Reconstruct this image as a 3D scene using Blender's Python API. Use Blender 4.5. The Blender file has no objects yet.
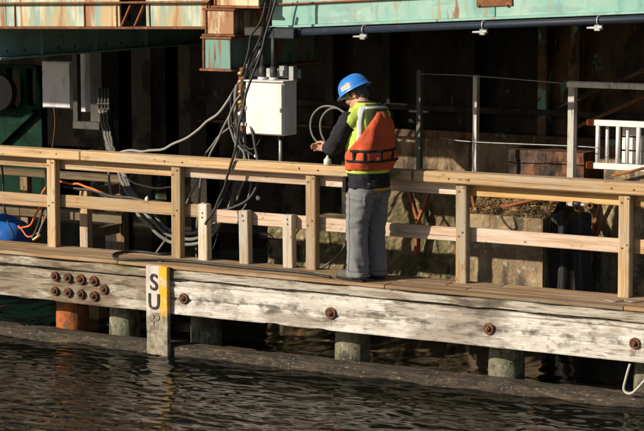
import bpy, bmesh, math, random
from mathutils import Vector, Matrix, noise, Euler
random.seed(7)
S = bpy.context.scene
COL = S.collection
R = math.radians

# ------------------------------------------------------------------ camera
PITCH = math.atan(273/2100); YAW = R(29.6)
CAM = Vector((9.336, -16.433, 3.045))
cd = bpy.data.cameras.new('Camera'); cam = bpy.data.objects.new('Camera', cd); COL.objects.link(cam)
cam.location = CAM; cam.rotation_euler = (math.pi/2-PITCH, 0, YAW)
cd.sensor_width = 36; cd.lens = 36*2100/644; cd.clip_start = .1; cd.clip_end = 6000
S.camera = cam

# ------------------------------------------------------------------ light
SUN_EL = 24.0
SUN_H = Vector((-.6, -.8))                      # horizontal direction towards the sun
w = bpy.data.worlds.new('World'); S.world = w; w.use_nodes = True
nt = w.node_tree; bg = nt.nodes['Background']
sky = nt.nodes.new('ShaderNodeTexSky'); sky.sky_type = 'NISHITA'; sky.sun_disc = False
sky.sun_elevation = R(SUN_EL); sky.sun_rotation = math.atan2(SUN_H.x, SUN_H.y)
nt.links.new(sky.outputs[0], bg.inputs[0]); bg.inputs[1].default_value = .055
sl = bpy.data.lights.new('Sun', 'SUN'); sl.energy = 4.8; sl.angle = R(.5); sl.color = (1, .89, .73)
so = bpy.data.objects.new('Sun', sl); COL.objects.link(so); so.location = (-20, -26, 15)
so.rotation_euler = Vector((-SUN_H.x, -SUN_H.y, -math.tan(R(SUN_EL)))).to_track_quat('-Z', 'Y').to_euler()
S.view_settings.view_transform = 'Standard'; S.view_settings.look = 'None'
S.view_settings.exposure = .35; S.view_settings.gamma = 1
S.view_settings.use_curve_mapping = False

# ------------------------------------------------------------------ helpers
_f = Vector((-math.sin(YAW)*math.cos(PITCH), math.cos(YAW)*math.cos(PITCH), -math.sin(PITCH)))
_r = Vector((math.cos(YAW), math.sin(YAW), 0)); _u = _r.cross(_f)
def at(x, y, Y=None, Z=None, X=None):
    """sight line through a point of the photograph, met with a real plane of the place"""
    d = _f*2100 + _r*(x-322) - _u*(y-215.5)
    t = (Y-CAM.y)/d.y if Y is not None else (Z-CAM.z)/d.z if Z is not None else (X-CAM.x)/d.x
    return CAM + d*t

def link(o, parent=None):
    COL.objects.link(o)
    if parent: o.parent = parent
    return o
def tag(o, label=None, cat=None, group=None, kind=None):
    if label: o['label'] = label
    if cat: o['category'] = cat
    if group: o['group'] = group
    if kind: o['kind'] = kind
    return o
def empty(name, loc=(0, 0, 0), **k):
    o = bpy.data.objects.new(name, None); o.empty_display_size = .1; link(o); o.location = loc
    return tag(o, **k)
def mobj(name, verts, faces, mat, parent=None, smooth=False, loc=None):
    m = bpy.data.meshes.new(name); m.from_pydata([tuple(v) for v in verts], [], faces); m.update()
    return wrap(name, m, mat, parent, smooth, loc)
def wrap(name, m, mat, parent=None, smooth=False, loc=None):
    if mat and not m.materials: m.materials.append(mat)
    if smooth: m.polygons.foreach_set('use_smooth', [True]*len(m.polygons))
    o = bpy.data.objects.new(name, m)
    link(o, parent)
    if loc is not None: o.location = Vector(loc) - (parent.location if parent and parent.type == 'EMPTY' else Vector())
    return o
def bmobj(name, bm, mat, parent=None, smooth=False, loc=None):
    m = bpy.data.meshes.new(name); bmesh.ops.recalc_face_normals(bm, faces=bm.faces); bm.to_mesh(m); bm.free()
    return wrap(name, m, mat, parent, smooth, loc)
def bm_box(bm, x0, x1, y0, y1, z0, z1, bev=0, M=None):
    r = bmesh.ops.create_cube(bm, size=1)
    vs = r['verts']
    for v in vs: v.co = Vector(((x0+x1)/2+v.co.x*(x1-x0), (y0+y1)/2+v.co.y*(y1-y0), (z0+z1)/2+v.co.z*(z1-z0)))
    if bev:
        es = list({e for v in vs for e in v.link_edges})
        r = bmesh.ops.bevel(bm, geom=es, offset=bev, segments=1, affect='EDGES'); vs = r['verts']+[v for v in vs if v.is_valid]
    if M:
        for v in set(vs):
            if v.is_valid: v.co = M @ v.co
def box(name, x0, x1, y0, y1, z0, z1, mat, parent=None, bev=.004, rot=None):
    bm = bmesh.new(); hx, hy, hz = abs(x1-x0)/2, abs(y1-y0)/2, abs(z1-z0)/2
    bm_box(bm, -hx, hx, -hy, hy, -hz, hz, min(bev, hx*.6, hy*.6, hz*.6))
    o = bmobj(name, bm, mat, parent, loc=((x0+x1)/2, (y0+y1)/2, (z0+z1)/2))
    if rot: o.rotation_euler = rot
    return o
def bar(name, p, q, a, b, mat, parent=None, bev=.003, roll=0):
    """square bar from p to q, a wide, b deep"""
    p = Vector(p); q = Vector(q); d = q-p; L = d.length
    bm = bmesh.new(); bm_box(bm, -a/2, a/2, -b/2, b/2, -L/2, L/2, bev)
    o = bmobj(name, bm, mat, parent, loc=(p+q)/2)
    o.rotation_mode = 'QUATERNION'; o.rotation_quaternion = d.to_track_quat('Z', 'Y') @ Euler((0, 0, roll)).to_quaternion()
    return o
def lathe(bm, prof, n=20, M=None):
    """prof: list of (r, z)"""
    rings = []
    for r, z in prof:
        rings.append([bm.verts.new((r*math.cos(2*math.pi*i/n), r*math.sin(2*math.pi*i/n), z)) for i in range(n)])
    for a, b in zip(rings, rings[1:]):
        for i in range(n): bm.faces.new((a[i], a[(i+1) % n], b[(i+1) % n], b[i]))
    bm.faces.new(rings[0][::-1]); bm.faces.new(rings[-1])
    if M:
        for ring in rings:
            for v in ring: v.co = M @ v.co
def catmull(pts, n=10, closed=False):
    pts = [Vector(p) for p in pts]; out = []; N = len(pts)
    for i in range(N if closed else N-1):
        if closed: p0, p1, p2, p3 = (pts[(i+k-1) % N] for k in range(4))
        else: p0, p1, p2, p3 = pts[max(i-1, 0)], pts[i], pts[i+1], pts[min(i+2, N-1)]
        for k in range(n):
            t = k/n
            out.append(.5*((2*p1)+(p2-p0)*t+(2*p0-5*p1+4*p2-p3)*t*t+(3*p1-p0-3*p2+p3)*t**3))
    if not closed: out.append(pts[-1])
    return out
def bm_tube(bm, pts, r, n=8, closed=False):
    rf = r if callable(r) else (lambda t: r)
    N = len(pts); rings = []; up = None
    for i, p in enumerate(pts):
        a = pts[i-1] if (i or closed) else p; b = pts[(i+1) % N] if (i < N-1 or closed) else p
        t = (b-a).normalized()
        if up is None: up = t.orthogonal().normalized()
        up = (up - t*up.dot(t)).normalized(); s = t.cross(up); rr = rf(i/max(N-1, 1))
        rings.append([bm.verts.new(p+(up*math.cos(2*math.pi*k/n)+s*math.sin(2*math.pi*k/n))*rr) for k in range(n)])
    for i in range(N if closed else N-1):
        a, b = rings[i], rings[(i+1) % N]
        for k in range(n): bm.faces.new((a[k], a[(k+1) % n], b[(k+1) % n], b[k]))
    if not closed: bm.faces.new(rings[0][::-1]); bm.faces.new(rings[-1])
def tube(name, pts, r, mat, parent=None, seg=8, n=8, closed=False, straight=False, rel=True):
    P = [Vector(p) for p in pts]
    if not straight:
        P = catmull(P, seg, closed)
        if not callable(r) and name.endswith(('hose', 'cable')): P = [p+Vector((nz(p, 5, 41), nz(p, 5, 42), nz(p, 5, 43)*(0 if p.z < .05 else 1)))*.022 for p in P]
    org = parent.location if parent and parent.type == 'EMPTY' else P[0].copy()
    bm = bmesh.new(); bm_tube(bm, [p-org for p in P], r, n, closed)
    o = bmobj(name, bm, mat, parent, True)
    if not (parent and parent.type == 'EMPTY'): o.location = org
    return o
def nz(p, s=1.0, seed=0): return noise.noise(Vector(p)*s + Vector((seed*13.1, seed*7.7, seed*3.3)))

# ------------------------------------------------------------------ materials
def M(name, base, layers=(), rough=.8, metal=0, bump=0, bscale=(30, 30, 30), bdist=.01, rand=True, spec=.3, space='Object', rl=None):
    """base colour with stain layers: (colour, (sx,sy,sz), lo, hi, amount[, detail])"""
    m = bpy.data.materials.new(name); m.use_nodes = True; t = m.node_tree; N = t.nodes; L = t.links
    b = N['Principled BSDF']; b.inputs['Roughness'].default_value = rough; b.inputs['Metallic'].default_value = metal
    b.inputs['Specular IOR Level'].default_value = spec
    tc = N.new('ShaderNodeTexCoord'); vec = tc.outputs[space]
    if rand:
        oi = N.new('ShaderNodeObjectInfo'); ad = N.new('ShaderNodeVectorMath'); ad.operation = 'MULTIPLY_ADD'
        cb = N.new('ShaderNodeCombineXYZ'); 
        for i in range(3): L.new(oi.outputs['Random'], cb.inputs[i])
        ad.inputs[1].default_value = (37, 53, 71); L.new(cb.outputs[0], ad.inputs[0]); L.new(vec, ad.inputs[2]); vec = ad.outputs[0]
    col = None
    def noise_mask(sc, lo, hi, amt, det=6):
        mp = N.new('ShaderNodeMapping'); mp.inputs['Scale'].default_value = sc; L.new(vec, mp.inputs[0])
        nn = N.new('ShaderNodeTexNoise'); nn.inputs['Scale'].default_value = 1; nn.inputs['Detail'].default_value = det; nn.inputs['Roughness'].default_value = .62
        L.new(mp.outputs[0], nn.inputs['Vector'])
        mr = N.new('ShaderNodeMapRange'); mr.interpolation_type = 'SMOOTHSTEP'
        for k, v in zip((1, 2, 3, 4), (lo, hi, 0, amt)): mr.inputs[k].default_value = v
        L.new(nn.outputs[0], mr.inputs[0]); return mr.outputs[0]
    cur = None
    rgb = N.new('ShaderNodeRGB'); rgb.outputs[0].default_value = (*base, 1); cur = rgb.outputs[0]
    for ly in layers:
        c, sc, lo, hi, amt = ly[:5]
        k = noise_mask(sc, lo, hi, amt, ly[5] if len(ly) > 5 else 6)
        mx = N.new('ShaderNodeMix'); mx.data_type = 'RGBA'; L.new(k, mx.inputs[0]); L.new(cur, mx.inputs[6]); mx.inputs[7].default_value = (*c, 1)
        cur = mx.outputs[2]
    if rand:   # slight piece-to-piece variation
        hv = N.new('ShaderNodeHueSaturation'); mr = N.new('ShaderNodeMapRange'); mr.inputs[3].default_value = .74; mr.inputs[4].default_value = 1.16
        L.new(oi.outputs['Random'], mr.inputs[0]); L.new(mr.outputs[0], hv.inputs['Value']); L.new(cur, hv.inputs['Color']); cur = hv.outputs[0]
    L.new(cur, b.inputs['Base Color'])
    if rl:
        k = noise_mask(*rl[:4]); ad2 = N.new('ShaderNodeMath'); ad2.operation = 'ADD'; ad2.inputs[1].default_value = rough; ad2.use_clamp = True
        L.new(k, ad2.inputs[0]); L.new(ad2.outputs[0], b.inputs['Roughness'])
    if bump:
        mp = N.new('ShaderNodeMapping'); mp.inputs['Scale'].default_value = bscale; L.new(vec, mp.inputs[0])
        nn = N.new('ShaderNodeTexNoise'); nn.inputs['Scale'].default_value = 1; nn.inputs['Detail'].default_value = 8; nn.inputs['Roughness'].default_value = .65
        L.new(mp.outputs[0], nn.inputs['Vector'])
        bp = N.new('ShaderNodeBump'); bp.inputs['Strength'].default_value = bump; bp.inputs['Distance'].default_value = bdist
        L.new(nn.outputs[0], bp.inputs['Height']); L.new(bp.outputs[0], b.inputs['Normal'])
    return m
def wood(name, c, dark, grey, ax, g=.5):
    def sc(a, b): return tuple(a if i == ax else b for i in range(3))
    dd = tuple(x*.4 for x in dark)
    return M(name, c, [(dark, sc(1.1, 38), .40, .66, .9), (grey, sc(1.5, 7), .44, .66, min(1, g*1.5)), (tuple(x*1.25 for x in c), sc(2, 60), .55, .68, .7), (dark, sc(7, 12), .62, .70, .9, 3), (dd, sc(9, 17), .735, .77, .8, 1),
             (dd, sc(.8, 75), .59, .66, .75), (tuple(x*.55 for x in grey), sc(.7, 3), .56, .72, .65)], rough=.88, bump=.9, bscale=sc(4, 80), bdist=.008)
W_rail = wood('weathered_pine_x', (.52, .355, .19), (.34, .20, .09), (.44, .36, .26), 0)
W_yel = wood('fresh_pine_x', (.60, .38, .16), (.42, .23, .08), (.5, .36, .2), 0, .3)
W_pink = wood('bleached_pine_x', (.62, .46, .34), (.42, .27, .17), (.62, .52, .43), 0, .6)
W_post = wood('weathered_pine_z', (.52, .37, .21), (.34, .21, .1), (.47, .4, .3), 2, .6)
W_stub = wood('grey_pine_z', (.58, .50, .40), (.40, .31, .21), (.60, .54, .46), 2, .7)
W_deck = wood('brown_deck_x', (.36, .225, .12), (.20, .115, .055), (.40, .31, .21), 0, .6)
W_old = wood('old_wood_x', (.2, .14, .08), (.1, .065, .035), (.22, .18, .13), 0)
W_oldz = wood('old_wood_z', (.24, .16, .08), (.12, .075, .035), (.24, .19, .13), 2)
M_wale = M('peeling_white_paint', (.72, .68, .62), [((.52, .46, .40), (1.3, 3, 5), .40, .62, .8), ((.34, .28, .23), (.9, 4, 3.5), .50, .62, .85), ((.40, .35, .29), (9, 14, 18), .5, .66, .55), ((.20, .17, .14), (4.5, 7, 9), .55, .66, .8), ((.09, .072, .055), (1.5, 9, 22), .59, .66, .8),
     ((.13, .11, .085), (5, 9, 80), .60, .67, .55), ((.30, .27, .23), (2.6, 6, 5), .52, .64, .7), ((.12, .10, .08), (1.4, 4, 5), .57, .68, .85), ((.06, .05, .04), (7, 14, 20), .66, .71, .8)], rough=.82, bump=.9, bscale=(7, 40, 90), bdist=.014, rand=False)
M_waleL = M('worn_brown_timber', (.27, .22, .16), [((.62, .57, .49), (1.5, 4, 4), .50, .60, .85), ((.34, .27, .20), (3, 6, 9), .48, .62, .8), ((.13, .095, .06), (2.4, 9, 16), .49, .62, .9), ((.08, .06, .04), (1.3, 4, 5), .56, .68, .8), ((.14, .14, .06), (2.5, 6, 7), .55, .68, .7),
     ((.05, .038, .025), (3, 9, 60), .58, .66, .85), ((.30, .12, .04), (2, 5, 4), .66, .72, .6)], rough=.88, bump=1, bscale=(7, 40, 90), bdist=.016, rand=False)
M_top = M('worn_top_timber', (.50, .45, .38), [((.27, .21, .15), (1.6, 8, 18), .46, .6, .85), ((.11, .085, .06), (3, 12, 60), .54, .64, .8), ((.15, .15, .07), (2.2, 6, 6), .58, .7, .6), ((.08, .065, .05), (1.1, 5, 5), .56, .66, .8)],
     rough=.88, bump=1, bscale=(7, 40, 90), bdist=.016, rand=False)
M_low = M('wet_barnacle_timber', (.075, .055, .035), [((.028, .023, .016), (5, 9, 14), .44, .58, .9), ((.30, .25, .18), (16, 40, 40), .57, .66, .7), ((.30, .19, .09), (1.2, 8, 14), .58, .68, .7), ((.05, .06, .02), (2, 5, 20), .55, .65, .6)],
     rough=.55, bump=1, bscale=(12, 50, 50), bdist=.035, rand=False, spec=.5, rl=((8, 20, 20), .45, .6, .35))
M_pile = M('mossy_pile', (.19, .18, .125), [((.34, .32, .24), (9, 9, 6), .54, .66, .8), ((.05, .045, .03), (5, 5, 3), .5, .62, .85), ((.11, .13, .06), (7, 7, 4), .5, .65, .7), ((.06, .055, .04), (14, 14, 9), .52, .64, .8), ((.5, .48, .4), (35, 35, 35), .60, .67, .7)], rough=.85, bump=1, bscale=(26, 26, 20), bdist=.02)
M_pile_rust = M('orange_rust_pile', (.17, .10, .055), [((.50, .13, .03), (9, 9, 5), .46, .58, .9), ((.16, .07, .035), (14, 14, 9), .56, .66, .8), ((.05, .035, .025), (30, 30, 12), .58, .68, .7)], rough=.85, bump=.9, bscale=(40, 40, 20), bdist=.012)
M_rust = M('rust', (.19, .078, .035), [((.36, .14, .05), (14, 14, 14), .5, .66, .8), ((.07, .035, .022), (22, 22, 22), .54, .68, .8)], rough=.85, bump=.6, bscale=(90, 90, 90), bdist=.004)
M_rusto = M('orange_rust_steel', (.31, .105, .042), [((.17, .06, .03), (9, 9, 9), .48, .64, .8), ((.08, .04, .025), (20, 20, 20), .58, .7, .7)], rough=.85, bump=.5, bscale=(80, 80, 80), bdist=.004)
M_bolt = M('bolt_rust', (.12, .055, .032), [((.24, .115, .06), (60, 60, 60), .5, .65, .8), ((.045, .025, .02), (45, 45, 45), .55, .68, .8)], rough=.8, bump=.6, bscale=(150, 150, 150), bdist=.003)
TEAL = (.22, .42, .36)
M_teal = M('teal_paint', TEAL, [((.36, .50, .42), (2, 2, 2), .42, .66, .8), ((.10, .26, .24), (5, 5, 2), .52, .68, .6), ((.19, .30, .28), (1.2, 1.2, 5), .55, .6, .5), ((.36, .22, .10), (9, 9, .9), .57, .66, .7), ((.22, .09, .04), (7, 7, 1.2), .62, .68, .9), ((.13, .05, .025), (10, 10, 3), .69, .74, .9)], rough=.55, bump=.15, bscale=(40, 40, 40), bdist=.003, rand=False)
M_teal_rust = M('rusting_cream_teal_paint', (.50, .55, .42), [((.22, .33, .30), (1.6, 1.6, .3), .47, .53, .9), ((.52, .36, .16), (2.5, 2.5, .5), .47, .6, .8), ((.30, .12, .045), (4.5, 4.5, .4), .53, .63, .95), ((.10, .045, .025), (6, 6, 1.5), .66, .72, .9)], rough=.65, bump=.25, bscale=(40, 40, 40), bdist=.003, rand=False)
M_beam = M('rusty_beam_paint', (.58, .50, .33), [((.30, .13, .06), (8, 8, 1.3), .44, .56, .92), ((.10, .05, .03), (12, 12, 5), .6, .68, .9)], rough=.7, bump=.3, bscale=(40, 40, 40), bdist=.004)
M_beam2 = M('rusty_teal_beam', (.16, .30, .26), [((.24, .10, .04), (11, 11, 1.2), .47, .58, .85), ((.06, .035, .025), (12, 12, 4), .58, .68, .9)], rough=.7, bump=.3, bscale=(40, 40, 40), bdist=.004)
M_tealdark = M('dull_teal_paint', (.30, .52, .49), [((.20, .36, .34), (3, 3, 3), .45, .65, .7), ((.05, .05, .045), (9, 9, 9), .62, .68, .9)], rough=.6, rand=False)
M_bulk = M('dark_rusted_bulkhead', (.085, .055, .034), [((.20, .095, .045), (3, 3, 1.4), .48, .62, .85), ((.02, .016, .013), (4, 4, 2), .48, .6, .85), ((.17, .38, .29), (2.6, 2.6, 2.0), .59, .635, .85), ((.34, .26, .16), (22, 22, 3), .62, .69, .7), ((.25, .11, .05), (12, 12, 12), .62, .70, .7)], rough=.8, bump=.7, bscale=(25, 25, 25), bdist=.012)
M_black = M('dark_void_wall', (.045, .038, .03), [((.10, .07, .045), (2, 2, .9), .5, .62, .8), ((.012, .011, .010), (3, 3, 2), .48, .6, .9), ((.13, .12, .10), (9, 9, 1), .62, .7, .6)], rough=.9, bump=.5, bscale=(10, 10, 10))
M_conc = M('stained_concrete', (.38, .28, .16), [((.20, .145, .085), (4, 4, 2.2), .40, .58, .9), ((.07, .055, .04), (6, 6, 1.4), .47, .6, .9), ((.24, .10, .04), (5, 5, 1), .6, .68, .7), ((.12, .12, .05), (3, 3, 3), .56, .66, .7), ((.52, .45, .33), (12, 12, 12), .58, .68, .6)], rough=.9, bump=.9, bscale=(22, 22, 22), bdist=.02, rand=False)
M_moss = M('mossy_pier_stone', (.22, .17, .09), [((.09, .085, .035), (5, 5, 3.5), .45, .6, .85), ((.42, .36, .23), (13, 13, 8), .57, .66, .75), ((.035, .03, .018), (6, 6, 2.5), .54, .66, .9), ((.35, .17, .06), (4, 4, 2), .63, .7, .6)], rough=.9, bump=1, bscale=(26, 26, 26), bdist=.03, rand=False)
M_sheet = M('black_wet_sheet', (.022, .021, .02), [((.11, .10, .085), (18, 18, 2.2), .58, .68, .7), ((.07, .045, .03), (6, 6, 4), .58, .7, .6)], rough=.6, bump=.7, bscale=(30, 30, 6), bdist=.01)
M_white = M('white_enamel', (.76, .74, .69), [((.60, .46, .28), (9, 9, .8), .56, .70, .55), ((.60, .58, .54), (4, 4, 4), .48, .66, .6), ((.42, .38, .33), (16, 16, 3), .64, .72, .6)], rough=.45, rand=False)
M_greycab = M('grey_enamel', (.60, .60, .63), [((.26, .25, .24), (6, 6, 1.5), .5, .7, .6), ((.2, .12, .07), (14, 14, 4), .64, .7, .6)], rough=.55, rand=False)
M_galv = M('galvanised_steel', (.36, .37, .37), [((.25, .25, .25), (20, 20, 20), .45, .65, .7), ((.2, .11, .06), (12, 12, 4), .63, .7, .6)], rough=.5, metal=.4)
M_whpost = M('worn_white_post', (.62, .58, .52), [((.30, .16, .08), (25, 25, 3), .55, .66, .85), ((.24, .22, .2), (14, 14, 5), .52, .66, .6)], rough=.7)
M_dkst = M('dark_grey_steel', (.085, .085, .08), [((.04, .035, .03), (8, 8, 4), .45, .65, .8), ((.10, .055, .03), (14, 14, 5), .58, .68, .7)], rough=.7)  # much darker grey than the galvanised steel, with rusty blotches
M_grpost = M('grey_steel_post', (.13, .12, .105), [((.16, .08, .04), (25, 25, 3), .52, .66, .8)], rough=.7)
M_alu = M('aluminium', (.74, .73, .70), [((.5, .49, .47), (20, 20, 20), .5, .7, .5)], rough=.45, metal=.15, rand=False)
M_orange = M('orange_plastic', (.72, .16, .03), [((.5, .1, .03), (30, 30, 30), .5, .7, .6)], rough=.5)
M_pipe = M('blue_black_pipe', (.012, .019, .033), [((.05, .06, .07), (6, 20, 20), .55, .7, .4)], rough=.55, spec=.3)
M_rubber = M('black_rubber', (.022, .022, .022), [((.06, .055, .05), (15, 15, 15), .5, .7, .7)], rough=.55, spec=.4)
M_hose = M('grey_hose', (.17, .165, .15), [((.10, .095, .085), (15, 15, 15), .5, .7, .7)], rough=.6)
M_lhose = M('pale_grey_hose', (.30, .29, .26), [((.2, .19, .17), (15, 15, 15), .5, .7, .7)], rough=.6)
M_green = M('green_machine_paint', (.008, .038, .024), [((.005, .014, .010), (5, 5, 5), .45, .65, .8), ((.05, .035, .02), (9, 9, 9), .6, .68, .8)], rough=.85, spec=.1)
M_blue = M('blue_plastic', (.015, .11, .42), [((.01, .06, .25), (6, 6, 6), .5, .7, .6)], rough=.5, bump=.2, bscale=(14, 14, 14))
M_hat = M('blue_hard_hat', (.03, .20, .62), [((.05, .25, .66), (30, 30, 30), .5, .7, .6)], rough=.35, spec=.5, rand=False)
M_skin = M('skin', (.56, .30, .20), [((.48, .22, .14), (30, 30, 30), .5, .7, .6)], rough=.6, rand=False)
M_hair = M('dark_grey_hair', (.12, .105, .09), [((.30, .28, .26), (120, 120, 40), .5, .64, .8), ((.03, .025, .02), (120, 120, 40), .35, .5, .6)], rough=.75, bump=.8, bscale=(200, 200, 60), bdist=.004, rand=False)
M_jacket = M('black_fleece', (.018, .018, .022), [((.035, .035, .04), (40, 40, 40), .5, .7, .7)], rough=.95, bump=.4, bscale=(120, 120, 120), bdist=.003, rand=False)
M_denim = M('grey_denim', (.185, .19, .195), [((.28, .285, .28), (9, 9, 3), .5, .7, .7), ((.11, .12, .14), (14, 14, 4), .55, .7, .6), ((.20, .175, .14), (5, 5, 5), .58, .7, .5)], rough=.95, bump=.35, bscale=(60, 60, 30), bdist=.006, rand=False)
M_boot = M('work_boot', (.10, .085, .065), [((.05, .04, .03), (25, 25, 25), .5, .7, .7)], rough=.8, rand=False)
M_lime = M('lime_vest', (.52, .66, .10), [((.42, .55, .10), (14, 14, 14), .5, .7, .6)], rough=.8, bump=.3, bscale=(60, 60, 60), bdist=.004, rand=False)
M_olive = M('olive_mesh', (.075, .09, .03), [((.05, .06, .02), (120, 120, 120), .5, .6, .7)], rough=.9, rand=False)
M_silver = M('reflective_tape', (.70, .71, .70), [((.55, .56, .55), (20, 20, 20), .5, .7, .6)], rough=.4, metal=.2, rand=False)
M_flot = M('orange_life_vest', (.60, .10, .035), [((.46, .07, .03), (9, 9, 9), .42, .66, .8), ((.64, .17, .07), (18, 18, 18), .55, .7, .6)], rough=.85, bump=.7, bscale=(22, 22, 30), bdist=.02, rand=False)
M_web = M('black_webbing', (.015, .014, .014), rough=.9, rand=False)
M_amber = M('amber_shirt', (.70, .36, .02), rough=.9, rand=False)
M_leaf = M('dry_debris', (.20, .125, .055), [((.40, .28, .13), (11, 11, 11), .52, .60, .9, 3), ((.06, .038, .02), (7, 7, 7), .48, .58, .9, 3)], rough=.9, space='Object', rand=False)
M_brass = M('brass', (.6, .4, .14), rough=.4, metal=.6)
M_whplastic = M('white_plastic', (.75, .75, .72), rough=.5)
M_rope = M('pale_rope', (.5, .47, .4), [((.3, .28, .22), (60, 60, 60), .5, .7, .6)], rough=.9)

# ------------------------------------------------------------------ water
WL = -.86
def axis(lo, hi, step, far, g=1.22):
    a = [lo+i*step for i in range(int(round((hi-lo)/step))+1)]
    s = step; x = lo
    L = []
    while x > -far: s *= g; x -= s; L.append(x)
    s = step; x = hi; Rr = []
    while x < far: s *= g; x += s; Rr.append(x)
    return L[::-1]+a+Rr
def make_water():
    xs = axis(-4.6, 3.8, .028, 2500); ys = axis(-3.6, .6, .018, 2500)
    V = []
    for y in ys:
        for x in xs:
            fade = max(0, min(1, (9-abs(x))/4))*max(0, min(1, (12-abs(y))/6))
            z = 0
            if fade > 0:
                z += .018*noise.noise((x*.8+3, y*1.6, 1)) + .018*noise.noise((x*2.0+.6*y, y*5, 4)) + .014*noise.noise((x*4.2-.9*y, y*10.5, 7)) + .0065*noise.noise((x*9+2*y, y*20, 2)) + .002*noise.noise((x*20, y*36, 9))
                z *= fade
            V.append((x, y, WL+z))
    nx = len(xs)
    F = [(j*nx+i, j*nx+i+1, (j+1)*nx+i+1, (j+1)*nx+i) for j in range(len(ys)-1) for i in range(nx-1)]
    m = M('harbour_water', (.004, .005, .004), rough=.015, bump=.05, bscale=(24, 40, 9), bdist=.012, rand=False, spec=.5)
    m.node_tree.nodes['Principled BSDF'].inputs['IOR'].default_value = 1.33
    o = mobj('water', V, F, m, smooth=True); tag(o, 'dark rippled harbour water below the timber walkway', 'water', kind='structure')
make_water()

# ------------------------------------------------------------------ rough timber
def timber(name, x0, x1, y0, y1, z0, z1, mat, parent=None, seed=0, rad=.02, rough=.006, chip=.02, cracks=(), step=.035, rows=14):
    """long squared timber with worn, chipped edges; cracks = [(height fraction, wander, depth)] along the front face"""
    W, H = y1-y0, z1-z0
    ring = []                                   # (y, z) around the section, front face first
    for k in range(rows+1): ring.append((0, H*k/rows, 'f'))
    for k in range(1, 5): ring.append((W*k/4, H, 't'))
    for k in range(1, 5): ring.append((W, H*(1-k/4), 'b'))
    for k in range(1, 4): ring.append((W*(1-k/4), 0, 'u'))
    n = max(2, int((x1-x0)/step)); V = []; F = []; m = len(ring)
    cx = (x0+x1)/2
    for i in range(n+1):
        x = x0+(x1-x0)*i/n
        for (yy, zz, f) in ring:
            p = Vector((x, yy*3, zz*3))
            # rounded corners
            cyy = min(max(yy, rad), W-rad); czz = min(max(zz, rad), H-rad)
            d = Vector((yy-cyy, zz-czz))
            if abs(d.x) > 0 and abs(d.y) > 0: d = d.normalized()*rad; y, z = cyy+d.x, czz+d.y
            else: y, z = yy, zz
            e = (1 if zz in (0, H) else 0)*(1 if yy in (0, W) else 0)
            c = nz((x*2.2, yy*8, zz*8), 1, seed)
            if e: 
                k = max(0, c-.05)*chip*4
                y += k*(1 if yy == 0 else -1)*.6; z += k*(1 if zz == 0 else -1)
            y += rough*nz((x*1.3, yy*5, zz*9), 1, seed+3) + rough*.6*nz((x*5, yy*20, zz*35), 1, seed+5)
            z += rough*.8*nz((x*1.7, yy*9, zz*3), 1, seed+4)
            if f == 'f':
                for hf, wan, dep in cracks:
                    zc = H*(hf + wan*nz((x*.7, 0, hf*9), 1, seed+8)+wan*.3*nz((x*4, 0, hf*5), 1, seed+9))
                    on = max(0, min(1, .5+2*nz((x*.9, 3, hf*4), 1, seed+11)+.3))
                    y += dep*on*max(0, 1-abs(zz-zc)/(H/rows*1.05))
            V.append((x-cx, y0+y, z0+z))
    for i in range(n):
        for k in range(m):
            a = i*m+k; b = i*m+(k+1) % m
            F.append((a, b, b+m, a+m))
    F.append(tuple(range(m))); F.append(tuple(n*m+k for k in range(m))[::-1])
    o = mobj(name, V, F, mat, parent, loc=(cx, 0, 0))
    bm = bmesh.new(); bm.from_mesh(o.data); bmesh.ops.recalc_face_normals(bm, faces=bm.faces); bm.to_mesh(o.data); bm.free()
    return o

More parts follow.
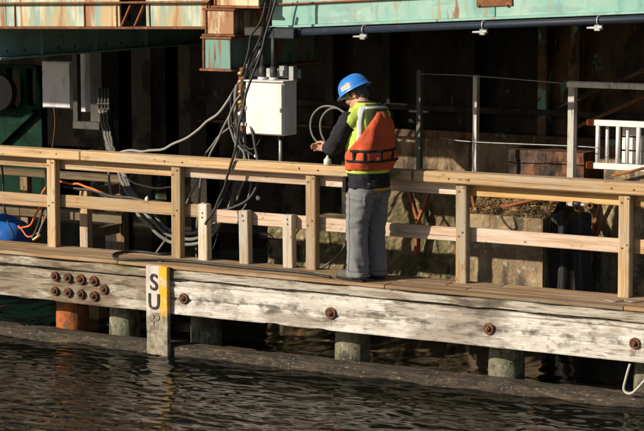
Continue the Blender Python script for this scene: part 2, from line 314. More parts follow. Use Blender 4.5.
def streaks(m, bolts, cx, smudge=False):
    t = m.node_tree; N = t.nodes; L = t.links; b = N['Principled BSDF']; src = b.inputs['Base Color'].links[0].from_socket
    tc = N.new('ShaderNodeTexCoord'); sp = N.new('ShaderNodeSeparateXYZ'); L.new(tc.outputs['Object'], sp.inputs[0])
    nn = N.new('ShaderNodeTexNoise'); nn.inputs['Scale'].default_value = 1; nn.inputs['Detail'].default_value = 5
    mp = N.new('ShaderNodeMapping'); mp.inputs['Scale'].default_value = (45, 9, 5); L.new(tc.outputs['Object'], mp.inputs[0]); L.new(mp.outputs[0], nn.inputs['Vector'])
    def math_(op, a, c, d=None):
        n = N.new('ShaderNodeMath'); n.operation = op
        for i, v in enumerate((a, c, d)):
            if v is None: continue
            if isinstance(v, (int, float)): n.inputs[i].default_value = v
            else: L.new(v, n.inputs[i])
        return n.outputs[0]
    tot = None
    for bx_, bz in bolts:
        dx = math_('ABSOLUTE', math_('SUBTRACT', sp.outputs['X'], bx_-cx), 0)
        mx_ = N.new('ShaderNodeMapRange'); mx_.interpolation_type = 'SMOOTHSTEP'; mx_.inputs[1].default_value = .055; mx_.inputs[2].default_value = .015; L.new(dx, mx_.inputs[0])
        mz = N.new('ShaderNodeMapRange'); mz.inputs[1].default_value = bz-.15; mz.inputs[2].default_value = bz-.03; L.new(sp.outputs['Z'], mz.inputs[0])
        up = N.new('ShaderNodeMapRange'); up.inputs[1].default_value = bz+.06; up.inputs[2].default_value = bz+.03; L.new(sp.outputs['Z'], up.inputs[0])
        k = math_('MULTIPLY', math_('MULTIPLY', mx_.outputs[0], mz.outputs[0]), up.outputs[0]); tot = k if tot is None else math_('MAXIMUM', tot, k)
    if smudge:      # grime collected along the long split through the bolts
        n3 = N.new('ShaderNodeTexNoise'); n3.inputs['Scale'].default_value = 1; n3.inputs['Detail'].default_value = 7; m3 = N.new('ShaderNodeMapping'); m3.inputs['Scale'].default_value = (2.1, 6, 7); L.new(tc.outputs['Object'], m3.inputs[0]); L.new(m3.outputs[0], n3.inputs['Vector'])
        dz = math_('ABSOLUTE', math_('ADD', math_('MULTIPLY_ADD', n3.outputs[0], .22, sp.outputs['Z']), .20), 0)
        mz = N.new('ShaderNodeMapRange'); mz.interpolation_type = 'SMOOTHSTEP'; mz.inputs[1].default_value = .075; mz.inputs[2].default_value = .005; L.new(dz, mz.inputs[0])
        n4 = N.new('ShaderNodeTexNoise'); n4.inputs['Scale'].default_value = 3.2; n4.inputs['Detail'].default_value = 8; n4.inputs['Roughness'].default_value = .7; L.new(tc.outputs['Object'], n4.inputs['Vector'])
        k4 = N.new('ShaderNodeMapRange'); k4.interpolation_type = 'SMOOTHSTEP'; k4.inputs[1].default_value = .46; k4.inputs[2].default_value = .60; k4.inputs[4].default_value = .9; L.new(n4.outputs[0], k4.inputs[0])
        x4 = N.new('ShaderNodeMix'); x4.data_type = 'RGBA'; L.new(math_('MULTIPLY', mz.outputs[0], k4.outputs[0]), x4.inputs[0]); L.new(src, x4.inputs[6]); x4.inputs[7].default_value = (.085, .075, .062, 1); src = x4.outputs[2]
    nm = N.new('ShaderNodeMapRange'); nm.inputs[1].default_value = .35; nm.inputs[2].default_value = .62; nm.inputs[4].default_value = .85; L.new(nn.outputs[0], nm.inputs[0])
    x = N.new('ShaderNodeMix'); x.data_type = 'RGBA'; L.new(math_('MULTIPLY', tot, nm.outputs[0]), x.inputs[0]); L.new(src, x.inputs[6]); x.inputs[7].default_value = (.20, .085, .035, 1); L.new(x.outputs[2], b.inputs['Base Color'])
BR = [(x, -.302) for x in (-1.505, .094, 1.678, 3.032)]
BL = [(-3.018, -.207), (-2.861, -.21), (-2.704, -.213), (-2.549, -.216), (-2.431, -.288), (-3.021, -.354), (-2.863, -.356), (-2.707, -.36), (-2.551, -.366)]
streaks(M_wale, BR, (-1.775+5.5)/2, True); streaks(M_waleL, BL, (-7-1.785)/2)
walk = empty('timber_walkway', (0, 0, WL), label='long timber walkway with brown deck boards above a peeling white wale', cat='walkway')
GX0, GX1 = -1.90, -1.655
def seg(name, *a, **k): return timber(name, *a, parent=walk, **k)
upL = seg('edge_timber', -7, -1.785, .0, .30, -.135, -.036, M_waleL, seed=1, rad=.028, chip=.05, rows=7)
upR = seg('edge_timber', -1.775, 5.5, .0, .30, -.128, -.036, M_top, seed=2, rad=.016, chip=.03, rows=7)
loL = seg('wale_timber', -7, -1.785, .012, .30, -.465, -.14, M_waleL, seed=3, rad=.018, chip=.035, cracks=((.62, .12, .02),), rows=20)
loR = seg('wale_timber', -1.775, 5.5, .004, .30, -.468, -.133, M_wale, seed=4, rad=.014, chip=.035, cracks=((.47, .14, .024), (.84, .08, .018)), rows=22)
# deck planks
for r in range(4):
    y0 = .012+r*.149; xs = [-7.2]
    while xs[-1] < 5.5: xs.append(xs[-1]+random.uniform(2.2, 3.3))
    for a, b in zip(xs, xs[1:]):
        o = box('deck_plank', a+.003, b-.003, y0, y0+.142, -.034, 0+random.uniform(-.003, .003), W_deck, walk, bev=.005)
        o.rotation_euler = (random.uniform(-.006, .006), 0, 0)
for x in (-6.5, -5.3, -4.1, -2.5, -1.3, -.1, 1.1, 2.3, 3.5, 4.7): box('cross_bearer', x, x+.12, .30, .60, -.24, -.04, W_old, walk)
timber('rear_timber', -7, 5.5, .46, .60, -.42, -.245, W_old, walk, seed=8)
# bolts: countersunk washers with nuts
def bolt_mesh():
    bm = bmesh.new(); MM = Matrix.Rotation(math.pi/2, 4, 'X')
    lathe(bm, [(.050, -.03), (.052, .006), (.046, .014), (.034, .013), (.031, .006)], 18, MM)
    lathe(bm, [(.026, 0), (.027, .022), (.022, .030), (.012, .030)], 6, MM)
    lathe(bm, [(.012, .02), (.012, .040), (.009, .043)], 10, MM)
    bmesh.ops.recalc_face_normals(bm, faces=bm.faces)
    m = bpy.data.meshes.new('bolt'); bm.to_mesh(m); bm.free(); m.materials.append(M_bolt); return m
BM = bolt_mesh()
def bolt(x, z, par, s=1):
    o = bpy.data.objects.new('bolt', BM); COL.objects.link(o); o.parent = par
    o.location = (x-par.location.x, -.004, z); o.rotation_euler = (random.uniform(-.06, .06), random.uniform(0, 6), random.uniform(-.06, .06)); s *= random.uniform(.9, 1.08); o.scale = (s, s, s)
for x in (-1.505, .094, 1.678, 3.032): bolt(x, -.302, loR, 1.0)
for x, z in ((-3.018, -.207), (-2.861, -.21), (-2.704, -.213), (-2.549, -.216), (-2.431, -.288), (-3.021, -.354), (-2.863, -.356), (-2.707, -.36), (-2.551, -.366)): bolt(x, z, loL, .92)

# lower beam at the waterline
o = timber('waterline_beam', -7, 5.5, .0, .27, -1.12, -.772, M_low, seed=21, rad=.018, rough=.010, chip=.045, rows=14, step=.03)
tag(o, 'wet barnacled timber beam lying at the waterline under the walkway', 'beam')
def barnacles():
    bm = bmesh.new(); rnd = random.Random(5)
    for i in range(700):
        x = rnd.uniform(-4.2, 3.8); z = rnd.choice((rnd.uniform(-.87, -.78), -.775)); y = -.002 if z < -.776 else rnd.uniform(.02, .2)
        if nz((x*2.5, z*9, y*9), 1, 31) < .12: continue
        s = rnd.uniform(.003, .009)
        MM = Matrix.Translation((x, y+.008, z)) @ Matrix.Rotation(math.pi/2 if z < -.776 else 0, 4, 'X') @ Matrix.Scale(s, 4)
        lathe(bm, [(1.1, -.6), (.9, .3), (.45, .9)], 6, MM)
    m = M('barnacle_shell', (.30, .27, .21), [((.2, .17, .12), (9, 9, 9), .45, .6, .8)], rough=.8, rand=False)
    o = bmobj('barnacles', bm, m); tag(o, 'small pale barnacles crusting the waterline beam', 'barnacles', kind='stuff')
barnacles()

# ------------------------------------------------------------------ piles
def pile(x0p, x1p, yp, mat, label, seed):
    a = at(x0p, yp, Y=.45); b = at(x1p, yp, Y=.45); c = (a+b)/2
    rad = (b-a).length*math.cos(R(29.6))/2*.98
    n, V, F = 28, [], []
    zs = [-2.2, -1.4]+[-.95+.0575*i for i in range(9)]+[-.47]
    for z in zs:
        for k in range(n):
            t = 2*math.pi*k/n; q = (math.cos(t)*1.5, math.sin(t)*1.5, z*1.2)
            rr = rad*(1+.05*nz(q, 1, seed)+.025*nz((q[0]*5, q[1]*5, z*2), 1, seed+2)) - max(0, z+.7)*.03
            V.append((rr*math.cos(t), rr*math.sin(t), z+1))
    for j in range(len(zs)-1):
        for k in range(n): F.append((j*n+k, j*n+(k+1) % n, (j+1)*n+(k+1) % n, (j+1)*n+k))
    F.append(tuple(range(n))[::-1]); F.append(tuple((len(zs)-1)*n+k for k in range(n)))
    o = mobj('timber_pile', V, F, mat, smooth=True, loc=(c.x, .285+rad, -1))
    tag(o, label, 'pile', 'round piles carrying the walkway')
pile(57, 88, 322, M_pile_rust, 'orange rusted round pile under the cluster of nine bolts', 1)
pile(111, 140, 328, M_pile, 'grey green pile just left of the lettered board', 2)
pile(192, 222, 338, M_pile, 'round mossy pile just right of the lettered board', 3)
pile(335, 371, 355, M_pile, 'mossy pile under the walkway almost below the standing worker', 4)
pile(487, 526, 374, M_pile, 'thick pale pile below the bolt nearest the wide railing bay', 5)
pile(633, 668, 388, M_pile, 'pile cut by the right edge of the picture beside pale rope', 6)

# ------------------------------------------------------------------ lettered gauge board
gb = empty('gauge_board', ((GX0+GX1)/2, -.03, -.9), label='narrow upright board with dark letters, white and yellow paint, reaching the water', cat='sign board')
def board_mat():
    m = M('gauge_paint', (.56, .50, .45), [((.36, .31, .27), (9, 9, 4), .5, .66, .6), ((.30, .12, .04), (8, 8, 3), .64, .7, .8)], rough=.8, bump=.5, bscale=(30, 30, 12), bdist=.008, rand=False)
    t = m.node_tree; N = t.nodes; L = t.links; b = N['Principled BSDF']; src = b.inputs['Base Color'].links[0].from_socket
    tc = N.new('ShaderNodeTexCoord'); sp = N.new('ShaderNodeSeparateXYZ'); L.new(tc.outputs['Object'], sp.inputs[0])
    nn = N.new('ShaderNodeTexNoise'); nn.inputs['Scale'].default_value = 22; nn.inputs['Detail'].default_value = 6
    L.new(tc.outputs['Object'], nn.inputs['Vector'])
    def step(sock, lo, hi, k):
        ad = N.new('ShaderNodeMath'); ad.operation = 'MULTIPLY_ADD'; ad.inputs[1].default_value = k; L.new(nn.outputs[0], ad.inputs[0]); L.new(sock, ad.inputs[2])
        mr = N.new('ShaderNodeMapRange'); mr.interpolation_type = 'SMOOTHSTEP'; mr.inputs[1].default_value = lo; mr.inputs[2].default_value = hi
        L.new(ad.outputs[0], mr.inputs[0]); return mr.outputs[0]
    def mix(f, a, c):
        x = N.new('ShaderNodeMix'); x.data_type = 'RGBA'; L.new(f, x.inputs[0]); L.new(a, x.inputs[6])
        if isinstance(c, tuple): x.inputs[7].default_value = (*c, 1)
        else: L.new(c, x.inputs[7])
        return x.outputs[2]
    c = mix(step(sp.outputs['X'], .028, .036, .012), src, (.66, .38, .03))       # yellow strip on the right
    z = step(sp.outputs['Z'], .13, .02, .22)                                      # bare, wet wood low down
    g = N.new('ShaderNodeMix'); g.data_type = 'RGBA'; L.new(nn.outputs[0], g.inputs[0]); g.inputs[6].default_value = (.0, .0, .0, 1); g.inputs[7].default_value = (.55, .48, .36, 1)
    n2 = N.new('ShaderNodeTexNoise'); n2.inputs['Scale'].default_value = 9; n2.inputs['Detail'].default_value = 8; L.new(tc.outputs['Object'], n2.inputs['Vector'])
    m2 = N.new('ShaderNodeMapRange'); m2.inputs[1].default_value = .5; m2.inputs[2].default_value = .62; m2.inputs[4].default_value = .8; L.new(n2.outputs[0], m2.inputs[0])
    m3 = N.new('ShaderNodeMapRange'); m3.inputs[1].default_value = .55; m3.inputs[2].default_value = .6; m3.inputs[4].default_value = .75; L.new(n2.outputs[0], m3.inputs[0]); c = mix(m3.outputs[0], c, src); gg = mix(m2.outputs[0], g.outputs[2], (.10, .075, .045)); c = mix(z, c, gg); L.new(c, b.inputs['Base Color']); return m
bmx = bmesh.new(); bm_box(bmx, -.1225, .1225, -.028, .028, -.43, .43, .006)
bmesh.ops.subdivide_edges(bmx, edges=bmx.edges, cuts=8, use_grid_fill=True)
for v in bmx.verts:
    v.co.y += .004*nz(v.co, 9, 3); v.co.x += .004*nz(v.co, 6, 5); v.co.z += .01*nz(v.co, 11, 7) if abs(v.co.z) > .4 else 0
bd = bmobj('board', bmx, board_mat(), gb, loc=((GX0+GX1)/2, -.03, -.435))
M_let = M('faded_black_paint', (.035, .03, .028), [((.3, .26, .22), (40, 40, 40), .56, .64, .7)], rough=.8, rand=False)
M_let2 = M('nearly_gone_paint', (.06, .05, .045), [((.30, .26, .21), (30, 30, 30), .38, .54, .95)], rough=.8, rand=False)
def letter(ch, x, z, h, mat, par, y=-.0635, rot=None, wide=1.0):
    cu = bpy.data.curves.new('letter', 'FONT'); cu.body = ch; cu.size = h/.70; cu.extrude = .002; cu.align_x = 'CENTER'; cu.offset = .003
    t = bpy.data.objects.new('tmp', cu); COL.objects.link(t); dg = bpy.context.evaluated_depsgraph_get(); dg.update()
    me = bpy.data.meshes.new_from_object(t.evaluated_get(dg)); bpy.data.objects.remove(t)
    me.materials.clear()
    o = wrap('letter', me, mat, par, loc=(x, y, z)); o.rotation_euler = rot or (math.pi/2, 0, 0); o.scale = (wide, 1, 1); return o
lx = (GX0+GX1)/2-.028
letter('S', lx, -.235, .155, M_let, gb, wide=.95); letter('U', lx, -.42, .15, M_let, gb, wide=.95); letter('P', lx+.01, -.585, .13, M_let2, gb)
# ------------------------------------------------------------------ front railing
rail = empty('wooden_railing', (0, .49, 0), label='wooden railing of pale pine running along the back of the walkway', cat='railing')
PX = [-6.6, -5.0, -3.44, -1.94, -.43, 1.13, 2.69, 4.3]
for x in PX: box('post', x, x+.105, .445, .535, -.02, .895, W_post, rail, bev=.007).rotation_euler = (0, random.uniform(-.009, .009), random.uniform(-.03, .03))
box('cap_beam', -7, -3.0, .41, .575, .898, .988, W_rail, rail, bev=.008); box('cap_beam', -2.995, .695, .413, .578, .9, .992, W_rail, rail, bev=.008)
box('cap_beam', .715, 5.5, .405, .58, .897, 1.002, W_rail, rail, bev=.012)
aps = [(-7, -3.39, W_rail), (-3.385, -1.89, W_rail), (-1.885, -.38, W_pink), (-.375, 1.18, W_pink), (1.185, 2.74, W_yel), (2.745, 5.4, W_yel)]
for a, b, m in aps: box('apron_board', a, b, .536, .574, .785, .897, m, rail, bev=.005)
mids = [(-7, -3.39, W_rail, .385), (-3.385, -1.6, W_rail, .40), (-1.595, -.38, W_pink, .365), (-.375, 1.18, W_pink, .36), (1.185, 2.74, W_pink, .37), (2.745, 5.4, W_rail, .375)]
for a, b, m, z in mids: box('mid_rail', a, b, .537, .575, z, z+.125, m, rail, bev=.006)
for x, h in ((-1.635, .545), (-1.17, .51), (-.685, .50)): box('stub_post', x, x+.105, .45, .536, -.02, h, W_stub, rail, bev=.007).rotation_euler = (0, random.uniform(-.014, .014), random.uniform(-.03, .03))
nb = bmesh.new(); lathe(nb, [(.0095, -.004), (.0095, .0015), (.006, .003)], 8, Matrix.Rotation(math.pi/2, 4, 'X')); NM = bpy.data.meshes.new('nail'); nb.to_mesh(NM); nb.free(); NM.materials.append(M_bolt)
def nail(x, y, z):
    o = bpy.data.objects.new('nail', NM); COL.objects.link(o); o.parent = rail; o.location = Vector((x+random.uniform(-.008, .008), y, z+random.uniform(-.008, .008)))-rail.location
for x in PX[2:7]:
    for z in (.82, .86, .42, .46): nail(x+.03 if z in (.82, .42) else x+.075, .4435, z)
    for dx in (-.05, .155): nail(x+dx, .411 if x < 1 else .4035, .95)
for x in (-1.635, -1.17, -.685):
    for dz in (.41, .46): nail(x+.05, .4485, dz)
cl = empty('pipe_clamp', at(578, 206, Y=.53), label='small black and silver clamp fixed below the right railing cap', cat='clamp')
p = at(583, 205, Y=.53)
tube('jaw', [p+Vector((-.09, -.008, .01)), p+Vector((-.02, -.01, .005))], .022, M_rubber, cl, straight=True, n=10)
tube('screw', [p+Vector((-.02, -.01, .005)), p+Vector((.04, -.01, 0))], .014, M_galv, cl, straight=True, n=10)
tube('ring', [p+Vector((.07+.024*math.cos(t), -.01, .024*math.sin(t))) for t in [i*math.pi/6 for i in range(12)]], .008, M_rust, cl, closed=True, seg=2)

# ------------------------------------------------------------------ lower landing at the left
land = empty('landing_platform', (-5, 1.2, -1), label='low wooden landing in the dark behind the left end of the walkway', cat='platform')
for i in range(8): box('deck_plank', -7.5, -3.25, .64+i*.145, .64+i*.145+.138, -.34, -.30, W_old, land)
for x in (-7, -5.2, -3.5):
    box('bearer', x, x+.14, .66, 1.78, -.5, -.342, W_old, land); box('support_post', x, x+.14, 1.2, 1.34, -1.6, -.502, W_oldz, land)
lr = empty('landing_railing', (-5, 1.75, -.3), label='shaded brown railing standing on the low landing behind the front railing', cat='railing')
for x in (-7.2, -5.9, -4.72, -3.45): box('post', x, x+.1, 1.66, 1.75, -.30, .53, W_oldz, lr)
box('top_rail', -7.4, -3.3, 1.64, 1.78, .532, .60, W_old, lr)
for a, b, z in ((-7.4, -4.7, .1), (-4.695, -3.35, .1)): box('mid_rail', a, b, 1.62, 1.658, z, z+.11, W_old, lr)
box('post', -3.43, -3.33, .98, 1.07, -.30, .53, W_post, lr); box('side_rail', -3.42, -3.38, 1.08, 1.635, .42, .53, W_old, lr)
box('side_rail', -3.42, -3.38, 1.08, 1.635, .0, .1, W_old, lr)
# blue float
def blob(name, c, rx, ry, rz, mat, amp=.1, sc=4, seed=0, parent=None, sub=4):
    bm = bmesh.new(); bmesh.ops.create_icosphere(bm, subdivisions=sub, radius=1)
    for v in bm.verts:
        k = 1+amp*nz(v.co, sc/2, seed)+amp*.4*nz(v.co, sc*1.5, seed+1)
        v.co = Vector((v.co.x*rx*k, v.co.y*ry*k, v.co.z*rz*k))
    return bmobj(name, bm, mat, parent, True, c)
o = blob('blue_bag', (-4.52, 1.12, -.06), .31, .22, .24, M_blue, .16, 3, 4); tag(o, 'crumpled bright blue bag on the landing at the left edge', 'bag')

# ------------------------------------------------------------------ bridge steel overhead
Ys = 1.10
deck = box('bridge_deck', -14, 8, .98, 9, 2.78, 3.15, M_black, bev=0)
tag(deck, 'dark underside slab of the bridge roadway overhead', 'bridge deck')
# left girder (cream and teal, rusting)
gl = empty('left_bridge_girder', (-3, Ys, 2.2), label='rust streaked cream and teal bridge girder across the upper left', cat='girder')
tilt = (0, -.018, 0)
def tb(name, x0, x1, y0, y1, z0, z1, mat, par, piv, ang, bev=.004):
    """box tilted in the x-z plane about pivot x"""
    o = box(name, x0, x1, y0, y1, z0, z1, mat, par, bev); c = (x0+x1)/2
    o.location.z += (c-piv)*math.tan(ang); o.rotation_euler = (0, -ang, 0); return o
A1 = .019
for a, b in ((-7, -4.43), (-4.425, -2.98)): tb('web_plate', a, b, Ys, Ys+.03, 2.20, 2.78, M_teal_rust, gl, -3, A1, .003)
tb('web_plate', -2.66, -1.9, Ys, Ys+.03, 2.20, 2.78, M_teal_rust, gl, -3, A1, .003)
tb('bottom_flange', -7, -1.88, Ys-.06, Ys+.20, 2.175, 2.199, M_rust, gl, -3, A1)
tb('top_flange', -7, -1.88, Ys-.05, Ys+.20, 2.432, 2.452, M_rust, gl, -3, A1)
for x in (-4.31, -3.42, -3.02, -2.62, -1.93):
    o = tb('stiffener', x, x+.012, Ys-.016, Ys-.001, 2.20, 2.43, M_beam, gl, -3, A1)
for x in (-2.96, -2.80): bar('lattice_bar', (x, Ys+.012, 2.205), (x+.12, Ys+.012, 2.43), .04, .02, M_rusto, gl)
# girder running away from us at the left, in shade
gd = empty('cross_girder', (-4.6, 3, 1.8), label='shaded dull teal girder running back under the upper left span', cat='girder')
box('web_plate', -4.64, -4.615, 1.16, 6.5, 1.84, 2.16, M_tealdark, gd); box('bottom_flange', -4.72, -4.54, 1.14, 6.5, 1.815, 1.839, M_tealdark, gd)
for y in (1.9, 2.9, 3.9): box('stiffener', -4.614, -4.56, y, y+.02, 1.84, 2.15, M_tealdark, gd)
for i in range(14): 
    y = 1.35+i*.3; bm = bmesh.new(); lathe(bm, [(.016, 0), (.014, .008), (.006, .013)], 8, Matrix.Rotation(math.pi/2, 4, 'Y')); bmobj('rivet', bm, M_rust, gd, True, loc=(-4.614, y, 1.90))
# stacked beam ends
def beam_end(label, x0, x1, y0, y1, z0, z1, mat, fl):
    e = empty('steel_beam_end', ((x0+x1)/2, y0, z0), label=label, cat='steel beam', group='stacked steel beam ends')
    box('end_plate', x0+.03, x1-.01, y0, y0+.02, z0+.024, z1-.024, mat, e); box('web_plate', x1-.10, x1-.07, y0+.021, y1, z0+.024, z1-.024, mat, e)
    box('bottom_flange', x0-.03, x1+.01, y0-.015, y1, z0, z0+.022, fl, e); box('top_flange', x0-.02, x1+.01, y0-.015, y1, z1-.022, z1, fl, e)
    box('stiffener', x0+.0, x0+.02, y0-.005, y0+.03, z0+.023, z1-.023, fl, e)
    return e
beam_end('lower rusty teal beam end beside the white cabinet conduits', -1.83, -1.50, .86, 2.6, 1.80, 2.135, M_beam2, M_rust)
beam_end('upper cream beam end with orange rust, stacked on another beam', -1.80, -1.46, .86, 2.6, 2.139, 2.41, M_beam, M_rust)
beam_end('topmost rusty beam end cut by the upper picture edge', -1.72, -1.2, .90, 2.6, 2.414, 2.74, M_beam, M_rusto)
# right girder
A2 = .0545
gr = empty('right_bridge_girder', (1, Ys, 2.3), label='sunlit pale teal bridge girder along the top right above a dark pipe', cat='girder')
for a, b in ((-1.2, 1.18), (1.184, 5.5)): tb('web_plate', a, b, Ys, Ys+.03, 2.36, 3.0, M_teal, gr, 1, A2, .003)
tb('bottom_flange', -1.2, 5.5, Ys-.03, Ys+.22, 2.335, 2.359, M_teal, gr, 1, A2)
tb('top_flange', -1.2, 1.0, Ys-.035, Ys-.001, 2.56, 2.575, M_rusto, gr, 1, A2)
tb('splice_plate', 1.0, 1.36, Ys-.016, Ys-.001, 2.455, 2.95, M_rust, gr, 1, A2)
for i in range(8):
    for x in (1.04, 1.32):
        bm = bmesh.new(); lathe(bm, [(.014, 0), (.012, .007), (.006, .011)], 8, Matrix.Rotation(math.pi/2, 4, 'X')); bmobj('rivet', bm, M_rust, gr, True, loc=(x, Ys-.017, 2.475+i*.06))
for y in (2.2, 3.3): tb('inner_rib', -1.2, 5.5, y, y+.03, 2.33, 2.8, M_bulk, gr, 1, A2)
# dark pipe under the girder
pp = empty('service_pipe', (1, 1.0, 2.3), label='long blue black service pipe slung below the pale teal girder', cat='pipe')
def pz(x): return 2.29+(x-1)*math.tan(A2)
tube('pipe', [(-.92, 1.0, pz(-.92)), (5.5, 1.0, pz(5.5))], .034, M_pipe, pp, straight=True, n=14)
box('junction_box', -1.16, -.83, .93, 1.07, pz(-1)-.055, pz(-1)+.055, M_pipe, pp, bev=.012)
box('junction_box', -1.40, -1.20, .93, 1.07, pz(-1.3)-.02, pz(-1.3)+.07, M_rubber, pp, bev=.012)
for k, xp in enumerate((362, 482, 597)):
    q = at(xp, 28-k*4, Y=.96); e = empty('pipe_hanger', (q.x, .98, pz(q.x)), label=['leftmost small pale fitting hanging from the dark overhead pipe', 'middle small pale fitting hanging from the dark overhead pipe', 'rightmost small pale fitting hanging from the dark overhead pipe'][k], cat='pipe hanger', group='fittings on the overhead pipe')
    z = pz(q.x)
    tube('strap', [(q.x, 1.0+.04*math.cos(t), z+.04*math.sin(t)) for t in [i*math.pi/5 for i in range(10)]], .008, M_galv, e, closed=True, seg=2)
    tube('lamp_body', [(q.x-.10, .97, z-.065), (q.x+.0, .97, z-.062), (q.x+.05, .97, z-.055)], lambda t: .009+.013*t, M_galv, e, seg=4, n=10)
    box('bracket', q.x-.025, q.x+.03, .955, .985, z-.09, z-.036, M_galv, e)

# ------------------------------------------------------------------ pier and walls behind
def rough_wall(name, x0, x1, y, z0, z1, mat, amp=.03, seed=0, depth=.4, step=.05, label=None, cat=None):
    nx = max(2, int((x1-x0)/step)); nzz = max(2, int((z1-z0)/step)); V, F = [], []
    for j in range(nzz+1):
        for i in range(nx+1):
            x = x0+(x1-x0)*i/nx; z = z0+(z1-z0)*j/nzz
            V.append((x, y+amp*nz((x*2, z*2.5, 0), 1, seed)+amp*.7*nz((x*7, z*8, 0), 1, seed+1)+amp*.4*nz((x*16, z*17, 0), 1, seed+2), z))
    W = nx+1
    F = [(j*W+i, j*W+i+1, (j+1)*W+i+1, (j+1)*W+i) for j in range(nzz) for i in range(nx)]
    top = len(V)
    for i in range(nx+1):
        x = x0+(x1-x0)*i/nx; V.append((x, y+depth, z1+.01*nz((x*6, 2, 2), 1, seed)))
    F += [(nzz*W+i, nzz*W+i+1, top+i+1, top+i) for i in range(nx)]
    b0 = len(V); V += [(x0, y+depth, z0), (x1, y+depth, z0)]
    F.append(tuple([j*W for j in range(nzz+1)][::-1]+[b0, top][0:0]+[b0, top])); F.append(tuple([j*W+nx for j in range(nzz+1)]+[top+nx, b0+1]))
    F.append((b0, b0+1, top+nx, top)); F.append(tuple(range(nx+1))[::-1]+(b0, b0+1))
    o = mobj(name, V, F, mat, smooth=False)
    bm = bmesh.new(); bm.from_mesh(o.data); bmesh.ops.recalc_face_normals(bm, faces=bm.faces); bm.to_mesh(o.data); bm.free()
    return tag(o, label, cat)
rough_wall('pier_wall', -.78, 1.62, 2.5, -2, .62, M_moss, .05, 3, 1.25, label='mossy stained pier wall behind the walkway at the centre right', cat='wall')
rough_wall('pier_wall', 1.63, 7, 2.55, -2, .60, M_conc, .03, 9, 1.2, label='yellowish concrete pier wall behind the last railing bay', cat='wall')
rough_wall('concrete_block', .55, 1.33, 1.95, -2, .42, M_conc, .015, 14, .5, label='low concrete block heaped with dry debris behind the railing', cat='block')
rough_wall('pier_footing', -2.05, -.785, 2.46, -2, .06, M_moss, .07, 23, 1.28, label='low mossy pier footing behind the worker legs and stub posts', cat='footing')
# black ribbed sheet beside the block
sh = []; F = []; n = 26
for j in range(24):
    z = -2+2.45*j/23
    for i in range(n):
        u = i/(n-1); x = 1.37+.40*u; zz = z+(.10*nz((u*3, 1, 1), 1, 4)+.05*math.sin(u*9) if j == 23 else 0)
        sh.append((x, 2.05+.035*math.sin(u*14)+.02*nz((u*3, z*2, 3), 1, 6), zz))
for j in range(23):
    for i in range(n-1): a = j*n+i; F.append((a, a+1, a+n+1, a+n))
o = mobj('sheet_pile', sh, F, M_sheet, smooth=True); md = o.modifiers.new('s', 'SOLIDIFY'); md.thickness = .02
tag(o, 'black wet ribbed sheet standing right of the concrete block', 'sheet pile')
# debris heap
def debris():
    bm = bmesh.new(); rnd = random.Random(9)
    for i in range(3200):
        x = rnd.uniform(.5, 1.62); y = rnd.uniform(1.97, 2.5); h = .42+.16*(y-1.97)/.53+.03*nz((x*4, y*4, 0)); s = rnd.uniform(.005, .017)
        z = h+rnd.uniform(-.02, .015)
        if x > 1.33: continue
        MM = Matrix.Translation((x, y, z)) @ Euler((rnd.uniform(-.7, .7), rnd.uniform(-.7, .7), rnd.uniform(0, 6))).to_matrix().to_4x4()
        bm_box(bm, -s, s, -s*.5, s*.5, -s*.12, s*.12, 0, MM)
    nx = 24
    vs = [[bm.verts.new((.54+.79*i/nx, 1.97+.53*j/8, .405+.16*j/8+.03*nz((i*.3, j*.3, 1)))) for i in range(nx+1)] for j in range(9)]
    for j in range(8):
        for i in range(nx): bm.faces.new((vs[j][i], vs[j][i+1], vs[j+1][i+1], vs[j+1][i]))
    tag(bmobj('debris_heap', bm, M_leaf), 'heap of dry leaves and wood chips on the concrete block', 'debris', kind='stuff')
debris()
# upper wall: concrete footing and rusted steel bulkhead
M_shadeconc = M('shade_darkened_concrete', (.30, .21, .12), [((.10, .075, .045), (3, 3, 1.6), .46, .6, .9), ((.03, .024, .018), (6, 6, 1.2), .52, .64, .9), ((.46, .38, .27), (14, 14, 4), .6, .68, .6)], rough=.9, bump=.9, bscale=(22, 22, 22), bdist=.02, rand=False)  # stained concrete, its extra dark blotches painted in for the girder's shade
rough_wall('concrete_footing', -1.15, 7, 3.6, .55, .98, M_shadeconc, .02, 5, .6, label='stained and shade darkened concrete footing strip below the rusted steel bulkhead', cat='footing')
rough_wall('footing_ledge', -1.15, 7, 3.52, .985, 1.06, M_bulk, .02, 6, .6, label='dark projecting ledge on top of the concrete footing', cat='ledge')
M_shadesteel = M('shade_darkened_steel', (.028, .023, .019), [((.06, .038, .024), (3, 3, 1.6), .5, .64, .8), ((.010, .009, .008), (4, 4, 2), .46, .6, .9), ((.07, .16, .12), (2.4, 2.4, 2), .64, .68, .7), ((.12, .10, .075), (16, 16, 2), .64, .7, .6)], rough=.85, bump=.8, bscale=(20, 20, 20), bdist=.015)  # darker copy of the bulkhead steel, under-bridge shade put into its colour
bk = empty('steel_bulkhead', (1, 3.7, 1), label='dark rusted riveted steel bulkhead with teal paint remnants under the bridge', cat='bulkhead')
xs = [-3.6, -2.7, -1.9, -1.2, -.2, .62, .98, 2.2, 3.6, 7]
for a, b in zip(xs, xs[1:]): box('plate', a+.004, b-.004, 3.66+random.uniform(0, .03), 3.74, 1.065, 2.78, M_bulk if a > -.1 else M_shadesteel, bk)
for x in (-2.7, -1.9, -1.2, -.2, .62, .98, 2.2): box('stiffener', x-.05, x+.05, 3.5, 3.655, 1.065, 2.7, M_bulk if x > 0 else M_shadesteel, bk)
box('shelf_angle', -3.6, 5, 3.48, 3.499, 1.27, 1.335, M_shadesteel, bk); box('bottom_angle', -3.6, -1.16, 3.5, 3.64, 1.03, 1.062, M_bulk, bk)
rb = bmesh.new()
